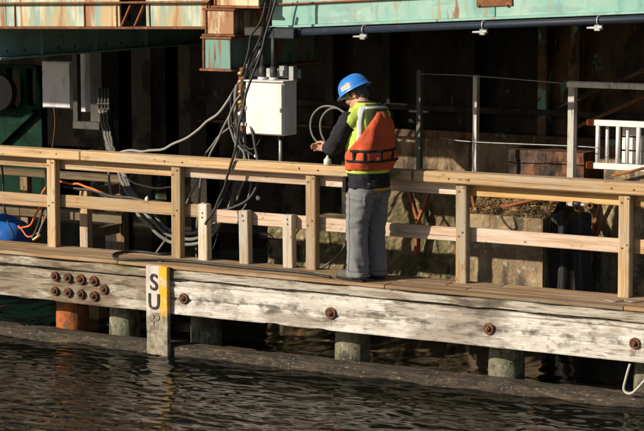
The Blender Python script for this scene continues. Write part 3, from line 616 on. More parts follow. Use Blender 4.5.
for x in (-2.6, -1.8, -1.1, -.1, .52, .72, 1.08, 1.2, 2.1, 2.3):
    for i in range(22): lathe(rb, [(.018, 0), (.015, .010), (.007, .015)], 7, Matrix.Translation((x, 3.66, 1.12+i*.07)) @ Matrix.Rotation(math.pi/2, 4, 'X'))
tag(bmobj('rivets', rb, M_bulk, bk, True), kind='stuff')
bar('diagonal_brace', at(558, 108, Y=3.35), at(660, 64, Y=3.35), .09, .05, M_bulk, bk); bar('diagonal_brace', at(575, 128, Y=3.4), at(660, 90, Y=3.4), .05, .04, M_rust, bk)
# rusty box on the ledge
M_boxr = M('streaked_rust_plate', (.10, .06, .04), [((.26, .10, .045), (5, 5, 2.5), .48, .62, .85), ((.20, .18, .16), (9, 9, 3), .58, .68, .6), ((.025, .018, .015), (6, 6, 3), .48, .6, .9)], rough=.8, bump=.5, bscale=(30, 30, 30))
rough_wall('rusted_block', .54, 1.36, 2.86, .615, .975, M_boxr, .035, 44, .4, step=.03, label='rust streaked block on the pier ledge beside the white post', cat='block')
# dark recess at the left
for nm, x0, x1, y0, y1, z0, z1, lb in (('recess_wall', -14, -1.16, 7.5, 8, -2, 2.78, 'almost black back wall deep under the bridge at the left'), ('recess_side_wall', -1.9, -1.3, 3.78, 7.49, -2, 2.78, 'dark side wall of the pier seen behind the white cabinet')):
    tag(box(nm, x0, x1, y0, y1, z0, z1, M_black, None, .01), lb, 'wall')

for k, (xp, Yc, lb) in enumerate(((118, 6.2, 'dim steel column deep under the left span beside the hanging hoses'), (165, 6.6, 'dim steel column deep under the span, above the second railing bay'), (205, 6.0, 'dim steel column deep under the span behind the beam ends'))):
    q = at(xp, 140, Y=Yc); e = empty('steel_column', (q.x, Yc, -1.5), label=lb, cat='column', group='steel columns in the dark under the bridge')
    box('web', q.x-.012, q.x+.012, Yc-.13, Yc+.13, -1.5, 2.77, M_shadesteel, e); box('flange', q.x-.12, q.x+.12, Yc-.152, Yc-.131, -1.5, 2.77, M_shadesteel, e); box('flange', q.x-.12, q.x+.12, Yc+.131, Yc+.152, -1.5, 2.77, M_shadesteel, e)
# ------------------------------------------------------------------ guard posts on the pier edge
def guard_post(xp, top, Yp, mat, label, arms, foot):
    b = at(xp, 180, Y=Yp); t = at(xp, top, Y=Yp)
    e = empty('guard_post', (b.x, Yp, .6), label=label, cat='post', group='steel posts along the pier edge')
    box('flange_leg', b.x-.02, b.x+.024, Yp-.006, Yp+.006, .58, t.z, mat, e, .002); box('side_leg', b.x+.014, b.x+.024, Yp+.007, Yp+.06, .58, t.z, mat, e, .002)
    for (ax, ay), (bx_, by) in arms: bar('bracket_arm', at(ax, ay, Y=Yp-.07), at(bx_, by, Y=Yp-.07), .055, .03, M_rusto, e)
    if foot: bar('bracket_foot', at(*foot[0], Y=Yp-.07), at(*foot[1], Y=Yp-.07), .085, .03, M_rusto, e)
    return e
guard_post(418, 70, 2.47, M_grpost, 'dim grey steel post just right of the worker above the railing', [((408, 186), (418, 221)), ((432, 186), (418, 221))], ((418, 221), (417, 256)))
guard_post(474, 75, 2.47, M_whpost, 'thin pale post between the dim grey post and the white frame', [((471, 186), (476, 214))], None)
fr = empty('guard_rail', (1.4, 2.44, .6), label='worn white angle frame with a rusty foot left of the ladder', cat='guard rail')
a = at(570, 82, Y=2.4); b = at(570, 180, Y=2.4)
box('upright', b.x-.035, b.x+.03, 2.40, 2.412, .5, a.z, M_whpost, fr, .002); box('upright', b.x+.02, b.x+.03, 2.413, 2.48, .5, a.z-.01, M_whpost, fr, .002)
box('top_bar', b.x-.045, 4.0, 2.385, 2.399, a.z-.05, a.z, M_whpost, fr, .002); box('top_bar', b.x-.045, 4.0, 2.413, 2.46, a.z-.004, a.z+.008, M_whpost, fr, .002)
box('upright', 3.55, 3.64, 2.40, 2.412, .5, a.z, M_whpost, fr, .002)
for p, q, wd in (((575, 190), (589, 234), .075), ((603, 190), (593, 234), .06), ((618, 192), (596, 236), .05)): bar('bracket_arm', at(*p, Y=2.38), at(*q, Y=2.38), wd, .03, M_rusto, fr)
bar('bracket_foot', at(592, 234, Y=2.38), at(586, 292, Y=2.38), .085, .03, M_rusto, fr)
for nm, pts, lb in (('guard_wire', [(419, 74), (474, 76), (571, 84)], 'upper thin wire strung between the pier edge posts'), ('guard_wire', [(440, 138), (474, 142), (571, 146), (600, 148)], 'lower thin wire strung between the pier edge posts')):
    o = tube(nm, [at(*p, Y=2.45) for p in pts], .006, M_galv, None, seg=4, n=6); tag(o, lb, 'wire')
# ladder on its side
ld = empty('ladder', (2.4, 2.62, .6), label='aluminium ladder with orange tips lying on its side at the right edge', cat='ladder')
YL = 2.62
a = at(588, 122, Y=YL); b = at(588, 165, Y=YL); zt, zb, xl = a.z, b.z, a.x
for z in (zt, zb):
    box('side_rail', xl+.06, xl+3, YL-.035, YL+.03, z-.03, z+.03, M_alu, ld, .004); box('end_cap', xl, xl+.075, YL-.038, YL+.033, z-.034, z+.034, M_orange, ld, .008)
for k in range(10):
    x = xl+.11+k*.21
    tube('rung', [(x, YL-.01, zb+.02), (x, YL-.01, zt-.02)], .023, M_alu, ld, straight=True, n=10); 
    if k < 3: tube('rung', [(x+.07, YL+.055, zb+.02), (x+.07, YL+.055, zt-.02)], .020, M_alu, ld, straight=True, n=10)
for z in (zt, zb): box('side_rail', xl+.12, xl+3, YL+.034, YL+.075, z-.018, z+.018, M_alu, ld, .004)
for k in range(2): box('plinth_block', 0, 1, 0, 1, 0, 1, M_conc, ld) if False else None
plb = rough_wall('plinth', xl+.2, xl+3.2, 2.56, .612, zb-.026, M_conc, .006, 17, .3, label='low tan concrete kerb carrying the ladder', cat='kerb')
wp = empty('perforated_panel', (xl+1, 2.78, zb), label='white slatted panel leaning behind the ladder rungs', cat='panel')
for k in range(3): box('slat', xl+.30, xl+1.9, 2.765, 2.785, zb+.02+k*.135, zb+.02+k*.135+.118, M_white, wp, .003)
for k in range(6): box('upright_strap', xl+.5+k*.24, xl+.525+k*.24, 2.755, 2.763, zb+.02, zb+.41, M_rubber, wp, .001)

# orange hose over the debris
tag(tube('orange_pipe', [at(468, 214, Y=2.1), at(490, 210, Y=2.15), at(520, 203, Y=2.2), at(545, 198, Y=2.3)], .018, M_rusto), 'thin orange rusted pipe resting across the debris heap', 'pipe')
tag(tube('orange_pipe', [at(612, 176, Y=2.45), at(645, 168, Y=2.45)], .014, M_rusto, straight=True), 'thin orange rod below the ladder on the pier edge', 'rod')

# ------------------------------------------------------------------ white electrical cabinet
cb = empty('electrical_cabinet', (-1.12, .9, 1.19), label='sunlit white electrical cabinet hanging from two black conduits', cat='cabinet')
cx0, cx1, cy0, cy1, cz0, cz1 = -1.335, -.905, .86, 1.10, 1.20, 1.715
box('body', cx0, cx1, cy0, cy1, cz0, cz1, M_white, cb, .006); box('door', cx0+.012, cx1-.012, cy0-.024, cy0-.002, cz0+.012, cz1-.014, M_white, cb, .007)
for z in (1.30, 1.46, 1.62): box('hinge', cx0+.004, cx0+.022, cy0-.034, cy0-.012, z-.02, z+.02, M_galv, cb, .004)
box('latch', cx1-.04, cx1-.02, cy0-.034, cy0-.024, 1.43, 1.47, M_galv, cb, .003)
box('drip_lip', cx0-.006, cx1+.006, cy0-.03, cy1+.004, cz1+.001, cz1+.014, M_white, cb, .004)
for xp, Yc in ((-1.20, .95), (-1.075, .95)):
    tube('conduit', [(xp, Yc, cz1+.02), (xp, Yc, 2.24)], .026, M_rubber, cb, straight=True, n=12); tube('collar', [(xp, Yc, 1.735), (xp, Yc, 1.86)], .037, M_rubber, cb, straight=True, n=14)
    tube('lock_nut', [(xp, Yc, 1.73), (xp, Yc, 1.755)], .046, M_whplastic, cb, straight=True, n=8)
box('strut', -1.42, -.88, 1.11, 1.15, 1.74, 1.83, M_galv, cb, .004); box('strut', -.955, -.90, 1.03, 1.105, 1.72, 1.86, M_galv, cb, .004)
box('strut', -1.36, -1.32, 1.11, 1.15, 1.22, 1.735, M_galv, cb, .004); box('hanger_plate', -1.08, -.99, 1.06, 1.105, 1.76, 1.86, M_galv, cb, .003)
tube('drain_conduit', [(-1.0, .95, cz0), (-1.0, .95, .84)], .018, M_galv, cb, straight=True, n=10); tube('gland', [(-1.0, .95, cz0-.045), (-1.0, .95, cz0)], .03, M_rubber, cb, straight=True, n=10)
# terminal strip to the left of the cabinet
ts = empty('cable_terminal', (-1.45, .92, 1.4), label='rusty terminal strip with brass glands left of the white cabinet', cat='terminal strip')
box('plate', -1.47, -1.41, .94, .96, 1.22, 1.84, M_rust, ts)
for z in (1.28, 1.39, 1.50, 1.60, 1.70, 1.78): tube('gland', [(-1.44, .90, z), (-1.40, .895, z+.015)], .019, M_brass if z > 1.45 else M_whplastic, ts, straight=True, n=8)

# ------------------------------------------------------------------ old cabinet and green machine in the dark
oc = empty('old_grey_cabinet', at(60, 110, Y=4.0), label='dull grey metal cabinet in shade at the upper left', cat='cabinet')
a = at(42, 61, Y=4.0); b = at(72, 109, Y=4.0)
box('body', a.x, b.x, 4.0, 4.26, b.z, a.z, M_greycab, oc, .006); box('door', a.x+.012, b.x-.012, 3.978, 3.998, b.z+.012, a.z-.012, M_greycab, oc, .006)
c = at(76, 60, Y=3.95); d = at(93, 60, Y=3.95); e_ = at(80, 121, Y=3.95)
box('frame_post', c.x-.02, c.x+.05, 3.90, 3.975, e_.z, 2.1, M_dkst, oc); box('frame_post', d.x-.05, d.x+.12, 3.95, 4.3, e_.z, 2.1, M_dkst, oc); box('frame_foot', c.x-.02, d.x+.12, 3.89, 3.948, e_.z-.09, e_.z, M_dkst, oc)
box('back_panel', c.x-.1, d.x-.06, 4.06, 4.2, e_.z+.1, 1.75, M_greycab, oc)
tube('red_wire', [at(54, 108, Y=3.97), at(55, 125, Y=3.97), at(52, 150, Y=3.97)], .007, M_rust, oc)
sr = empty('spring_rack', at(104, 145, Y=3.9), label='row of dark vertical rods on a slanted plate right of the shaded cabinet', cat='rack')
for k in range(4):
    x = 99+k*3.2; tube('rod', [at(x, 88, Y=3.8), at(x+.4, 113, Y=3.8)], .018, M_dkst, sr, straight=True, n=8); 
    for yy in (103, 108, 112): tube('collar', [at(x+.3, yy, Y=3.8), at(x+.3, yy+1.6, Y=3.8)], .03, M_dkst, sr, straight=True, n=8)
bar('slanted_plate', at(105, 112, Y=3.9), at(112, 150, Y=3.9), .2, .04, M_dkst, sr)
gm = empty('green_machine', at(20, 145, Y=4.4), label='dark green gear machine with arched openings at the far left', cat='machine')
def arch_plate():
    bm = bmesh.new(); a = at(-12, 64, Y=4.4); b = at(42, 150, Y=4.4); W, H = b.x-a.x, a.z-b.z
    def pts(cx_, w_, z0, z1):
        return [(cx_-w_/2, z0), (cx_+w_/2, z0)]+[(cx_+w_/2*math.cos(t), z1+w_/2*math.sin(t)) for t in [i*math.pi/8 for i in range(9)]]
    edges = []
    def ring(P):
        vs = [bm.verts.new((x, 0, z)) for x, z in P]; return [bm.edges.new((vs[i], vs[(i+1) % len(vs)])) for i in range(len(vs))]
    E = ring([(0, 0), (W, 0), (W, H*.55), (W*.92, H), (0, H)])
    E += ring([(x, H*1.42-z) for x, z in pts(W*.48, W*.26, H*.46, H*.84)]); E += ring([(x, H*1.42-z) for x, z in pts(W*.82, W*.17, H*.46, H*.84)])
    bmesh.ops.triangle_fill(bm, edges=E, use_beauty=True)
    r = bmesh.ops.extrude_face_region(bm, geom=bm.faces[:]); bmesh.ops.translate(bm, verts=[v for v in r['geom'] if isinstance(v, bmesh.types.BMVert)], vec=(0, .12, 0))
    bmobj('housing', bm, M_green, gm, loc=(a.x, 4.4, b.z)); return a, b
a, b = arch_plate()
box('base', a.x, b.x+.3, 4.36, 5.0, b.z-.7, b.z-.002, M_green, gm); bar('brace', (a.x+.2, 4.36, b.z+.05), (a.x+.75, 4.36, b.z+.48), .1, .06, M_green, gm)
bm = bmesh.new(); lathe(bm, [(.22, -.05), (.24, 0), (.22, .05), (.1, .06)], 24, Matrix.Rotation(math.pi/2, 4, 'X')); bmobj('gear_wheel', bm, M_rubber, gm, loc=(at(2, 92, Y=4.3).x, 4.27, at(2, 92, Y=4.3).z))

# ------------------------------------------------------------------ cables
def cable(name, pts, Y, r, mat, label, seg=8, cat='cable'):
    P = [at(p[0], p[1], Y=(p[2] if len(p) > 2 else Y)) for p in pts]
    o = tube(name, P, r, mat, seg=seg, n=8); tag(o, label, cat); return o
P = [at(x, y, Y=yy) for x, y, yy in ((281, -14, .80), (270, 22, .72), (258, 60, .62), (246, 97, .5), (236, 138, .39), (229, 170, .385), (220, 198, .39), (207, 222, .40))]
P += [at(x, y, Z=.014) for x, y in ((194, 243), (178, 252), (160, 254), (140, 251.5), (122, 252), (113, 255), (118, 259), (140, 260), (180, 261), (240, 267), (300, 272), (330, 277))]
tag(tube('power_cable', P, .013, M_rubber), 'long black cable dropping in front of the railing and looping on deck', 'cable')
for k, (dx, dy, lab) in enumerate(((0, 0, 'front one of the grey hoses hanging in a loop below the cabinet'), (6, -6, 'middle grey hose of the loop hanging behind the railing'), (11, -11, 'rear and innermost grey hose of the hanging loop'))):
    cable('grey_hose', [(99.4+k*3.2, 111, 3.78), (103+k*3, 128, 3.4), (110+k*2, 150, 2.6), (118+dx*.5, 172, 1.8), (130+dx*.6, 196, 1.2), (146+dx*.5, 222+dy), (168, 240+dy), (190, 244+dy), (212, 236+dy), (229+dx*.5, 208+dy), (236+dx*.7, 170), (236+dx*.8, 130), (235+dx*.8, 105), (238+dx*.8, 86)], .98+k*.06, .019, M_hose, lab, cat='hose')
cable('grey_hose', [(112, 200, 1.25), (109, 178, 1.2), (112, 160, 1.12), (124, 151.5, 1.07), (145, 151), (170, 146), (198, 130), (220, 111), (236, 90), (250, 68), (262, 44)], 1.05, .014, M_lhose, 'pale hose rising from the left rail to the cabinet top', cat='hose')
cable('black_hose', [(64, 187, .62), (82, 189, .6), (105, 195, .6), (150, 202, .6), (195, 208, .6), (226, 209, .62), (246, 202, .64), (256, 188, .68), (258, 168, .74), (254, 140, .82), (246, 112, .88), (243, 92, .9)], .6, .017, M_rubber, 'black hose lying along the middle rail and bending up to the cabinet', cat='hose')
cable('thin_hose', [(118, 165), (124, 175), (136, 184), (152, 187), (175, 187)], 1.15, .010, M_lhose, 'short thin grey hose sagging behind the second railing bay', cat='hose')
cable('signal_cable', [(265, 26), (256, 46), (248, 66), (243, 84), (242, 108), (238, 128), (242, 146), (252, 156)], .88, .011, M_rubber, 'black cable with white tags running down beside the cabinet')
cable('signal_cable', [(150, 262, 1.1), (180, 215, 1.08), (205, 164, 1.05), (218, 140), (230, 115), (240, 96), (246, 86)], 1.02, .012, M_hose, 'straight dark cable slanting up left of the cabinet')
cable('signal_cable', [(196, 265, 1.2), (198, 215, 1.3), (203, 165), (214, 142), (238, 118), (243, 100)], 1.3, .012, M_hose, 'dim dark cable behind the slanting cable left of the cabinet')
cable('signal_cable', [(266, 4), (262, 20), (251, 38), (247, 60), (241, 76)], .84, .012, M_rubber, 'short kinked black cable beside the stacked beam ends')
cable('thin_hose', [(318, 270, .62), (330, 262, .7), (343, 250, .8), (350, 235, .9)], .7, .010, M_hose, 'short dark hose behind the rail left of the worker legs', cat='hose')
for pts, Y, r, mt, lab in (
    ([(272, -10, .9), (266, 30, .9), (256, 52), (249, 78), (244, 110), (240, 150), (232, 190), (222, 222), (214, 250)], .93, .008, M_rubber, 'thin black cable falling left of the cabinet behind the rails'),
    ([(262, 30), (254, 58), (240, 84), (231, 100), (232, 122), (238, 142), (234, 168), (222, 200), (204, 226)], 1.0, .010, M_rubber, 'dark cable bulging outwards left of the terminal strip'),
    ([(243, 92), (234, 104), (229, 120), (234, 140), (244, 154), (246, 172), (238, 200)], .92, .012, M_hose, 'grey cable curling round the terminal strip'),
    ([(244, 102), (238, 112), (237, 128), (242, 142), (250, 150), (258, 146), (262, 138)], .90, .008, M_rubber, 'thin black cable looping up under the cabinet'),
    ([(100, 196, .62), (130, 204, .64), (170, 212, .7), (205, 216, .72), (232, 214, .74), (246, 204, .8), (250, 180, .85), (247, 150, .9)], .8, .008, M_hose, 'thin grey cable sagging just below the middle rail'),
    ([(222, 160, 1.1), (228, 186), (240, 214), (262, 236), (285, 240), (300, 228), (306, 206)], 1.1, .009, M_rubber, 'dark cable hanging in a loop behind the stub posts')):
    cable('thin_cable', pts, Y, r, mt, lab)
for k, (x, y, Y, lab) in enumerate(((147, 200, .58, 'white tie on the black hose in the second railing bay'), (194, 206, .57, 'white cloth tie on the middle rail'), (203, 205, .56, 'white tie on top of the first stub post'), (246, 66, .87, 'white tag on the cable below the beam end'), (250, 112, .86, 'white tag on the cable at the cabinet edge'), (256, 156, .86, 'white tag below the cabinet corner'), (258, 198, .66, 'white dot tag on the bend of the black hose'))):
    q = at(x, y, Y=Y); o = blob('cable_tie', q, .034 if k in (1, 2) else .02, .022, .022 if k != 0 else .04, M_whplastic, .3, 4, k, sub=2); tag(o, lab, 'tie', 'white ties and tags on the cables')
cable('orange_cable', [(60, 182, .62), (70, 184, .6), (78, 183, .6), (88, 188, .6), (100, 193, .6), (113, 196, .61)], .6, .012, M_orange, 'bright orange cord lying along the middle rail of the left bay', cat='cable')
cable('orange_cable', [(46, 186, .7), (41, 196, .75), (40, 206, .8), (36, 216, .85), (30, 226, .9), (18, 228, 1.0)], .8, .011, M_orange, 'orange cord drooping behind the leftmost post', cat='cable')
cable('orange_cable', [(18, 226, .9), (24, 232, .85), (30, 237, .8), (40, 230, .8), (44, 215, .8)], .8, .009, M_orange, 'orange cord curling over the deck beside the blue bag', cat='cable')
cable('black_cable', [(47, 162, .66), (46, 185, .68), (44, 205, .7), (39, 225, .7), (32, 239, .66)], .7, .013, M_rubber, 'black cable hanging left of the leftmost post')
cable('black_cable', [(50, 150, .7), (47, 190, .72), (47, 212, .72), (40, 232, .66), (36, 238, .64)], .7, .010, M_hose, 'thin grey cable hanging beside the leftmost post')
cable('black_cable', [(2, 165, 1.0), (3, 190, 1.0), (6, 214, 1.0), (14, 236, .8)], .9, .010, M_rubber, 'dark cable hanging at the very left edge')
tag(tube('brass_nozzle', [at(33, 240, Y=.56), at(38, 236.5, Y=.58), at(40, 235, Y=.6)], .014, M_brass), 'small brass hose nozzle on deck by the leftmost post', 'nozzle')
P = [at(x, y, Z=.008) for x, y in ((604, 300), (615, 301.5), (624, 300.5), (632, 302), (645, 301))]; tag(tube('wire_scrap', P, .006, M_galv), 'bright bit of wire on the deck at the right edge', 'wire')
tag(tube('mooring_rope', [at(630, 364, Y=-.02), at(626, 378, Y=-.02), at(624, 390, Y=-.02), at(632, 393, Y=-.03), (at(645, 380, Y=-.03))], .012, M_rope), 'pale rope hanging under the wale at the right edge', 'rope')

# ------------------------------------------------------------------ worker
PF = Vector((-.937, .348, 0)).normalized(); PL = Vector((-PF.y, PF.x, 0)); PO = Vector((.365, .195, 0))
def Lp(f, l, z): return PO + PF*f + PL*l + Vector((0, 0, z))
person = empty('person', PO, label='worker in blue hard hat, orange life vest and grey trousers on the walkway', cat='person'); person.scale = (1.07, 1.07, 1.018)
def loft(bm, secs, n=20, M_=None):
    """secs: (centre f,l,z, half width along l, half depth along f) horizontal sections"""
    rings = []
    for f, l, z, a, b in secs:
        rings.append([bm.verts.new(Lp(f+b*math.cos(t), l+a*math.sin(t), z)-PO) for t in [2*math.pi*k/n for k in range(n)]])
    for a, b in zip(rings, rings[1:]):
        for k in range(n): bm.faces.new((a[k], a[(k+1) % n], b[(k+1) % n], b[k]))
    bm.faces.new(rings[0][::-1]); bm.faces.new(rings[-1])
def limb(bm, pts, n=14):
    """pts: (f,l,z,r)"""
    P = [Lp(*p[:3])-PO for p in pts]; C4 = catmull(P, 5); rad = [p[3] for p in pts]
    def rf(t):
        s = t*(len(rad)-1); i = min(int(s), len(rad)-2); return rad[i]+(rad[i+1]-rad[i])*(s-i)
    bm_tube(bm, C4, rf, n)
    for e, r in ((C4[0], rad[0]), (C4[-1], rad[-1])):
        g = bmesh.ops.create_icosphere(bm, subdivisions=2, radius=r*.99); 
        for v in g['verts']: v.co += e
def ell(bm, f, l, z, rf, rl, rz, rot=None):
    g = bmesh.ops.create_icosphere(bm, subdivisions=3, radius=1)
    for v in g['verts']:
        q = Vector((v.co.x*rf, v.co.y*rl, v.co.z*rz))
        if rot: q = rot @ q
        v.co = Lp(f+q.x, l+q.y, z+q.z)-PO
def fuse(name, bm, vox, mat, smooth=4, wr=None, parent=None):
    """join overlapping closed shapes into one continuous skin, then add wrinkles"""
    bmesh.ops.recalc_face_normals(bm, faces=bm.faces)
    m = bpy.data.meshes.new('tmp'); bm.to_mesh(m); bm.free(); o = bpy.data.objects.new('tmp', m); COL.objects.link(o)
    r = o.modifiers.new('r', 'REMESH'); r.mode = 'VOXEL'; r.voxel_size = vox
    s = o.modifiers.new('s', 'SMOOTH'); s.factor = .5; s.iterations = smooth
    dg = bpy.context.evaluated_depsgraph_get(); dg.update(); me = bpy.data.meshes.new_from_object(o.evaluated_get(dg))
    bpy.data.objects.remove(o); me.materials.clear()
    if wr:
        nn = [v.normal.copy() for v in me.vertices]
        for v, nr in zip(me.vertices, nn): v.co += nr*wr(v.co)
    me.update()
    o = wrap(name, me, mat, parent or person, True); return o
HT = Matrix.Rotation(R(24), 3, 'Z') @ Matrix.Rotation(R(30), 3, 'Y')     # head turned left, looking down (local f,l,z axes)
HC = Vector((.115, .03, 1.658))
def hd(x, y, z): q = HT @ Vector((x, y, z)); return (HC.x+q.x, HC.y+q.y, HC.z+q.z)
# --- body (one continuous skin under the clothes)
b = bmesh.new()
ell(b, *hd(-.005, 0, .03), .098, .076, .10, HT); ell(b, *hd(.03, 0, -.05), .072, .060, .075, HT); ell(b, *hd(.055, 0, -.095), .038, .036, .03, HT)
ell(b, *hd(.108, 0, -.025), .020, .014, .026, HT); ell(b, *hd(.088, 0, .02), .018, .05, .014, HT); ell(b, *hd(.09, 0, -.072), .014, .024, .012, HT); ell(b, *hd(.07, .04, -.03), .03, .025, .025, HT); ell(b, *hd(.07, -.04, -.03), .03, .025, .025, HT)
for s in (1, -1): ell(b, *hd(-.012, .078*s, -.012), .020, .011, .034, HT)
limb(b, [(-.01, 0, 1.44, .070), (.03, .008, 1.53, .066), (.075, .02, 1.61, .060)])
loft(b, [(0, 0, .80, .15, .10), (0, 0, .95, .16, .105), (0, 0, 1.1, .155, .10), (0, 0, 1.3, .17, .105), (-.01, 0, 1.42, .16, .09), (-.01, 0, 1.5, .08, .06)])
LS, LE, LW = (.015, .200, 1.455), (.125, .275, 1.205), (.345, .165, 1.165)
RS, RE, RW = (-.005, -.185, 1.46), (.13, -.285, 1.24), (.265, -.10, 1.41)
for Sd, El, Wr in ((LS, LE, LW), (RS, RE, RW)): limb(b, [(*Sd, .052), (*[(Sd[i]+El[i])/2 for i in range(3)], .046), (*El, .040), (*[(El[i]+Wr[i])/2 for i in range(3)], .036), (*Wr, .027)])
for s, f0 in ((1, .012), (-1, .03)):
    limb(b, [(0, .085*s, .84, .085), (.01, .095*s, .66, .072), (f0+.005, .105*s, .48, .055), (f0, .108*s, .28, .05), (f0-.02, .11*s, .09, .035), (f0-.03, .11*s, .05, .036)]); limb(b, [(f0-.04, .11*s, .04, .034), (f0+.12, .115*s, .03, .028)])
def hand(bm, wr, d, up, side, curl):
    """palm and five fingers: d forward, up towards the thumb side, side = back of the hand"""
    d = Vector(d).normalized(); up = (Vector(up)-d*Vector(up).dot(d)).normalized(); n_ = d.cross(up)*side; w0 = Vector(wr)
    pc = w0+d*.05
    for k in range(4):
        o_ = up*(.030-.02*k); limb(bm, [(*(w0+o_*.6), .016), (*(w0+d*.045+o_*.9), .015), (*(w0+d*.085+o_), .0125)], 10)
        L = (.040, .045, .042, .033)[k]; q = w0+d*.085+o_; pts = [(*q, .0105)]; ang = .35
        for j in range(3):
            ang += curl; q = q+(d*math.cos(ang)-n_*math.sin(ang))*L*(1, .75, .6)[j]; pts.append((*q, .0095-.001*j))
        limb(bm, pts, 8)
    q = w0+d*.02+up*.032
    limb(bm, [(*q, .014), (*(q+d*.03+up*.018-n_*.012), .012), (*(q+d*.055+up*.018-n_*.03), .0105), (*(q+d*.075+up*.008-n_*.045), .009)], 8)
hand(b, LW, (.9, -.25, .05), (0, .1, 1), 1, .5)
hand(b, RW, (.35, .35, .8), (.8, -.1, -.3), 1, .55)
fuse('body', b, .0065, M_skin, 2)
for s in (1, -1):
    bm = bmesh.new(); ell(bm, *hd(.088, .031*s, .002), .010, .014, .010, HT); bmobj('eye', bm, M_whplastic, person, True)
    bm = bmesh.new(); ell(bm, *hd(.097, .031*s, .001), .004, .006, .006, HT); bmobj('pupil', bm, M_rubber, person, True)
bm = bmesh.new(); ell(bm, *hd(.102, 0, -.072), .005, .020, .005, HT); bmobj('lips', bm, M_skin, person, True)
# --- hair: back and sides of the head under the hat
b = bmesh.new(); ell(b, *hd(-.022, 0, .032), .092, .083, .085, HT); ell(b, *hd(-.055, 0, -.025), .050, .066, .055, HT)
for s in (1, -1): ell(b, *hd(.02, .072*s, .022), .018, .012, .04, HT)
fuse('hair', b, .008, M_hair, 1, lambda c: .004*nz(c, 70, 2))
# --- trousers
def wr_tr(c):
    z = c.z; k = .012*nz((c.x*11+z*2, c.y*11, z*3.2), 1, 3)
    f = nz((c.x*9+z*5, c.y*9-z*4, z*9), 1, 4); k += .012*(1-abs(f)*2.4)*.6
    lo = max(0, min(1, (.26-z)/.2)); g = nz((c.x*6+z*8, c.y*6, z*24), 1, 5); k += lo*.013*(1-2.5*abs(g))
    kn = max(0, 1-abs(z-.5)/.12)+max(0, 1-abs(z-.76)/.08); g = nz((c.x*5+z*9, c.y*5+z*6, z*20), 1, 6); k += kn*.009*(1-2.5*abs(g))
    return k
b = bmesh.new()
loft(b, [(-.01, 0, .74, .165, .115), (-.018, 0, .82, .185, .140), (-.012, 0, .91, .183, .142), (-.002, 0, .99, .170, .128), (0, 0, 1.02, .166, .125)])
for s, f0 in ((1, .012), (-1, .03)):
    loft(b, [(f0-.015, .110*s, .045, .082, .092), (f0-.012, .110*s, .10, .084, .090), (f0-.005, .108*s, .28, .086, .088), (f0+.008, .105*s, .47, .090, .092), (.008, .096*s, .62, .100, .106), (-.01, .088*s, .78, .105, .122), (-.012, .085*s, .86, .098, .12)])
tr = fuse('trousers', b, .012, M_denim, 3, wr_tr)
box('hip_pocket', 0, .12, 0, .006, 0, .13, M_denim, None) if False else None
# --- shirt hem and jacket
b = bmesh.new(); loft(b, [(-.014, -.014, .815, .196, .154), (-.012, -.006, .86, .188, .146), (-.012, 0, .93, .165, .12)]); fuse('shirt_hem', b, .011, M_amber, 2, lambda c: .006*nz(c, 12, 8))
def wr_j(c): return .010*nz((c.x*10, c.y*10, c.z*14), 1, 12)+.006*nz((c.x*24, c.y*24, c.z*28), 1, 13)
b = bmesh.new()
loft(b, [(-.010, .004, .838, .204, .163), (-.008, 0, .90, .202, .160), (-.006, 0, .97, .196, .154), (0, 0, 1.08, .188, .142), (0, 0, 1.25, .20, .142), (-.008, 0, 1.38, .205, .138), (-.012, 0, 1.46, .17, .115), (-.005, 0, 1.53, .085, .078)])
for (Sd, El, Wr) in ((LS, LE, LW), (RS, RE, RW)):
    limb(b, [(*Sd, .074), (*[Sd[i]*.5+El[i]*.5 for i in range(3)], .078), (*El, .074), (*[(El[i]+Wr[i])/2 for i in range(3)], .062), (*[El[i]*.1+Wr[i]*.9 for i in range(3)], .046)], 16)
fuse('jacket', b, .012, M_jacket, 3, wr_j)
# --- lime vest
b = bmesh.new()
loft(b, [(-.004, 0, .965, .205, .165), (0, 0, 1.08, .204, .160), (0, 0, 1.25, .212, .158), (-.008, 0, 1.36, .205, .152), (-.012, 0, 1.44, .198, .138), (-.008, 0, 1.52, .165, .118), (.012, 0, 1.575, .10, .090), (.02, 0, 1.59, .085, .08)])
for s in (1, -1): limb(b, [(-.004, .07*s, 1.47, .088), (.0, .140*s, 1.45, .092), (.006, .175*s, 1.44, .088)])
fuse('vest', b, .012, M_lime, 3, lambda c: .008*nz((c.x*9, c.y*9, c.z*12), 1, 15))
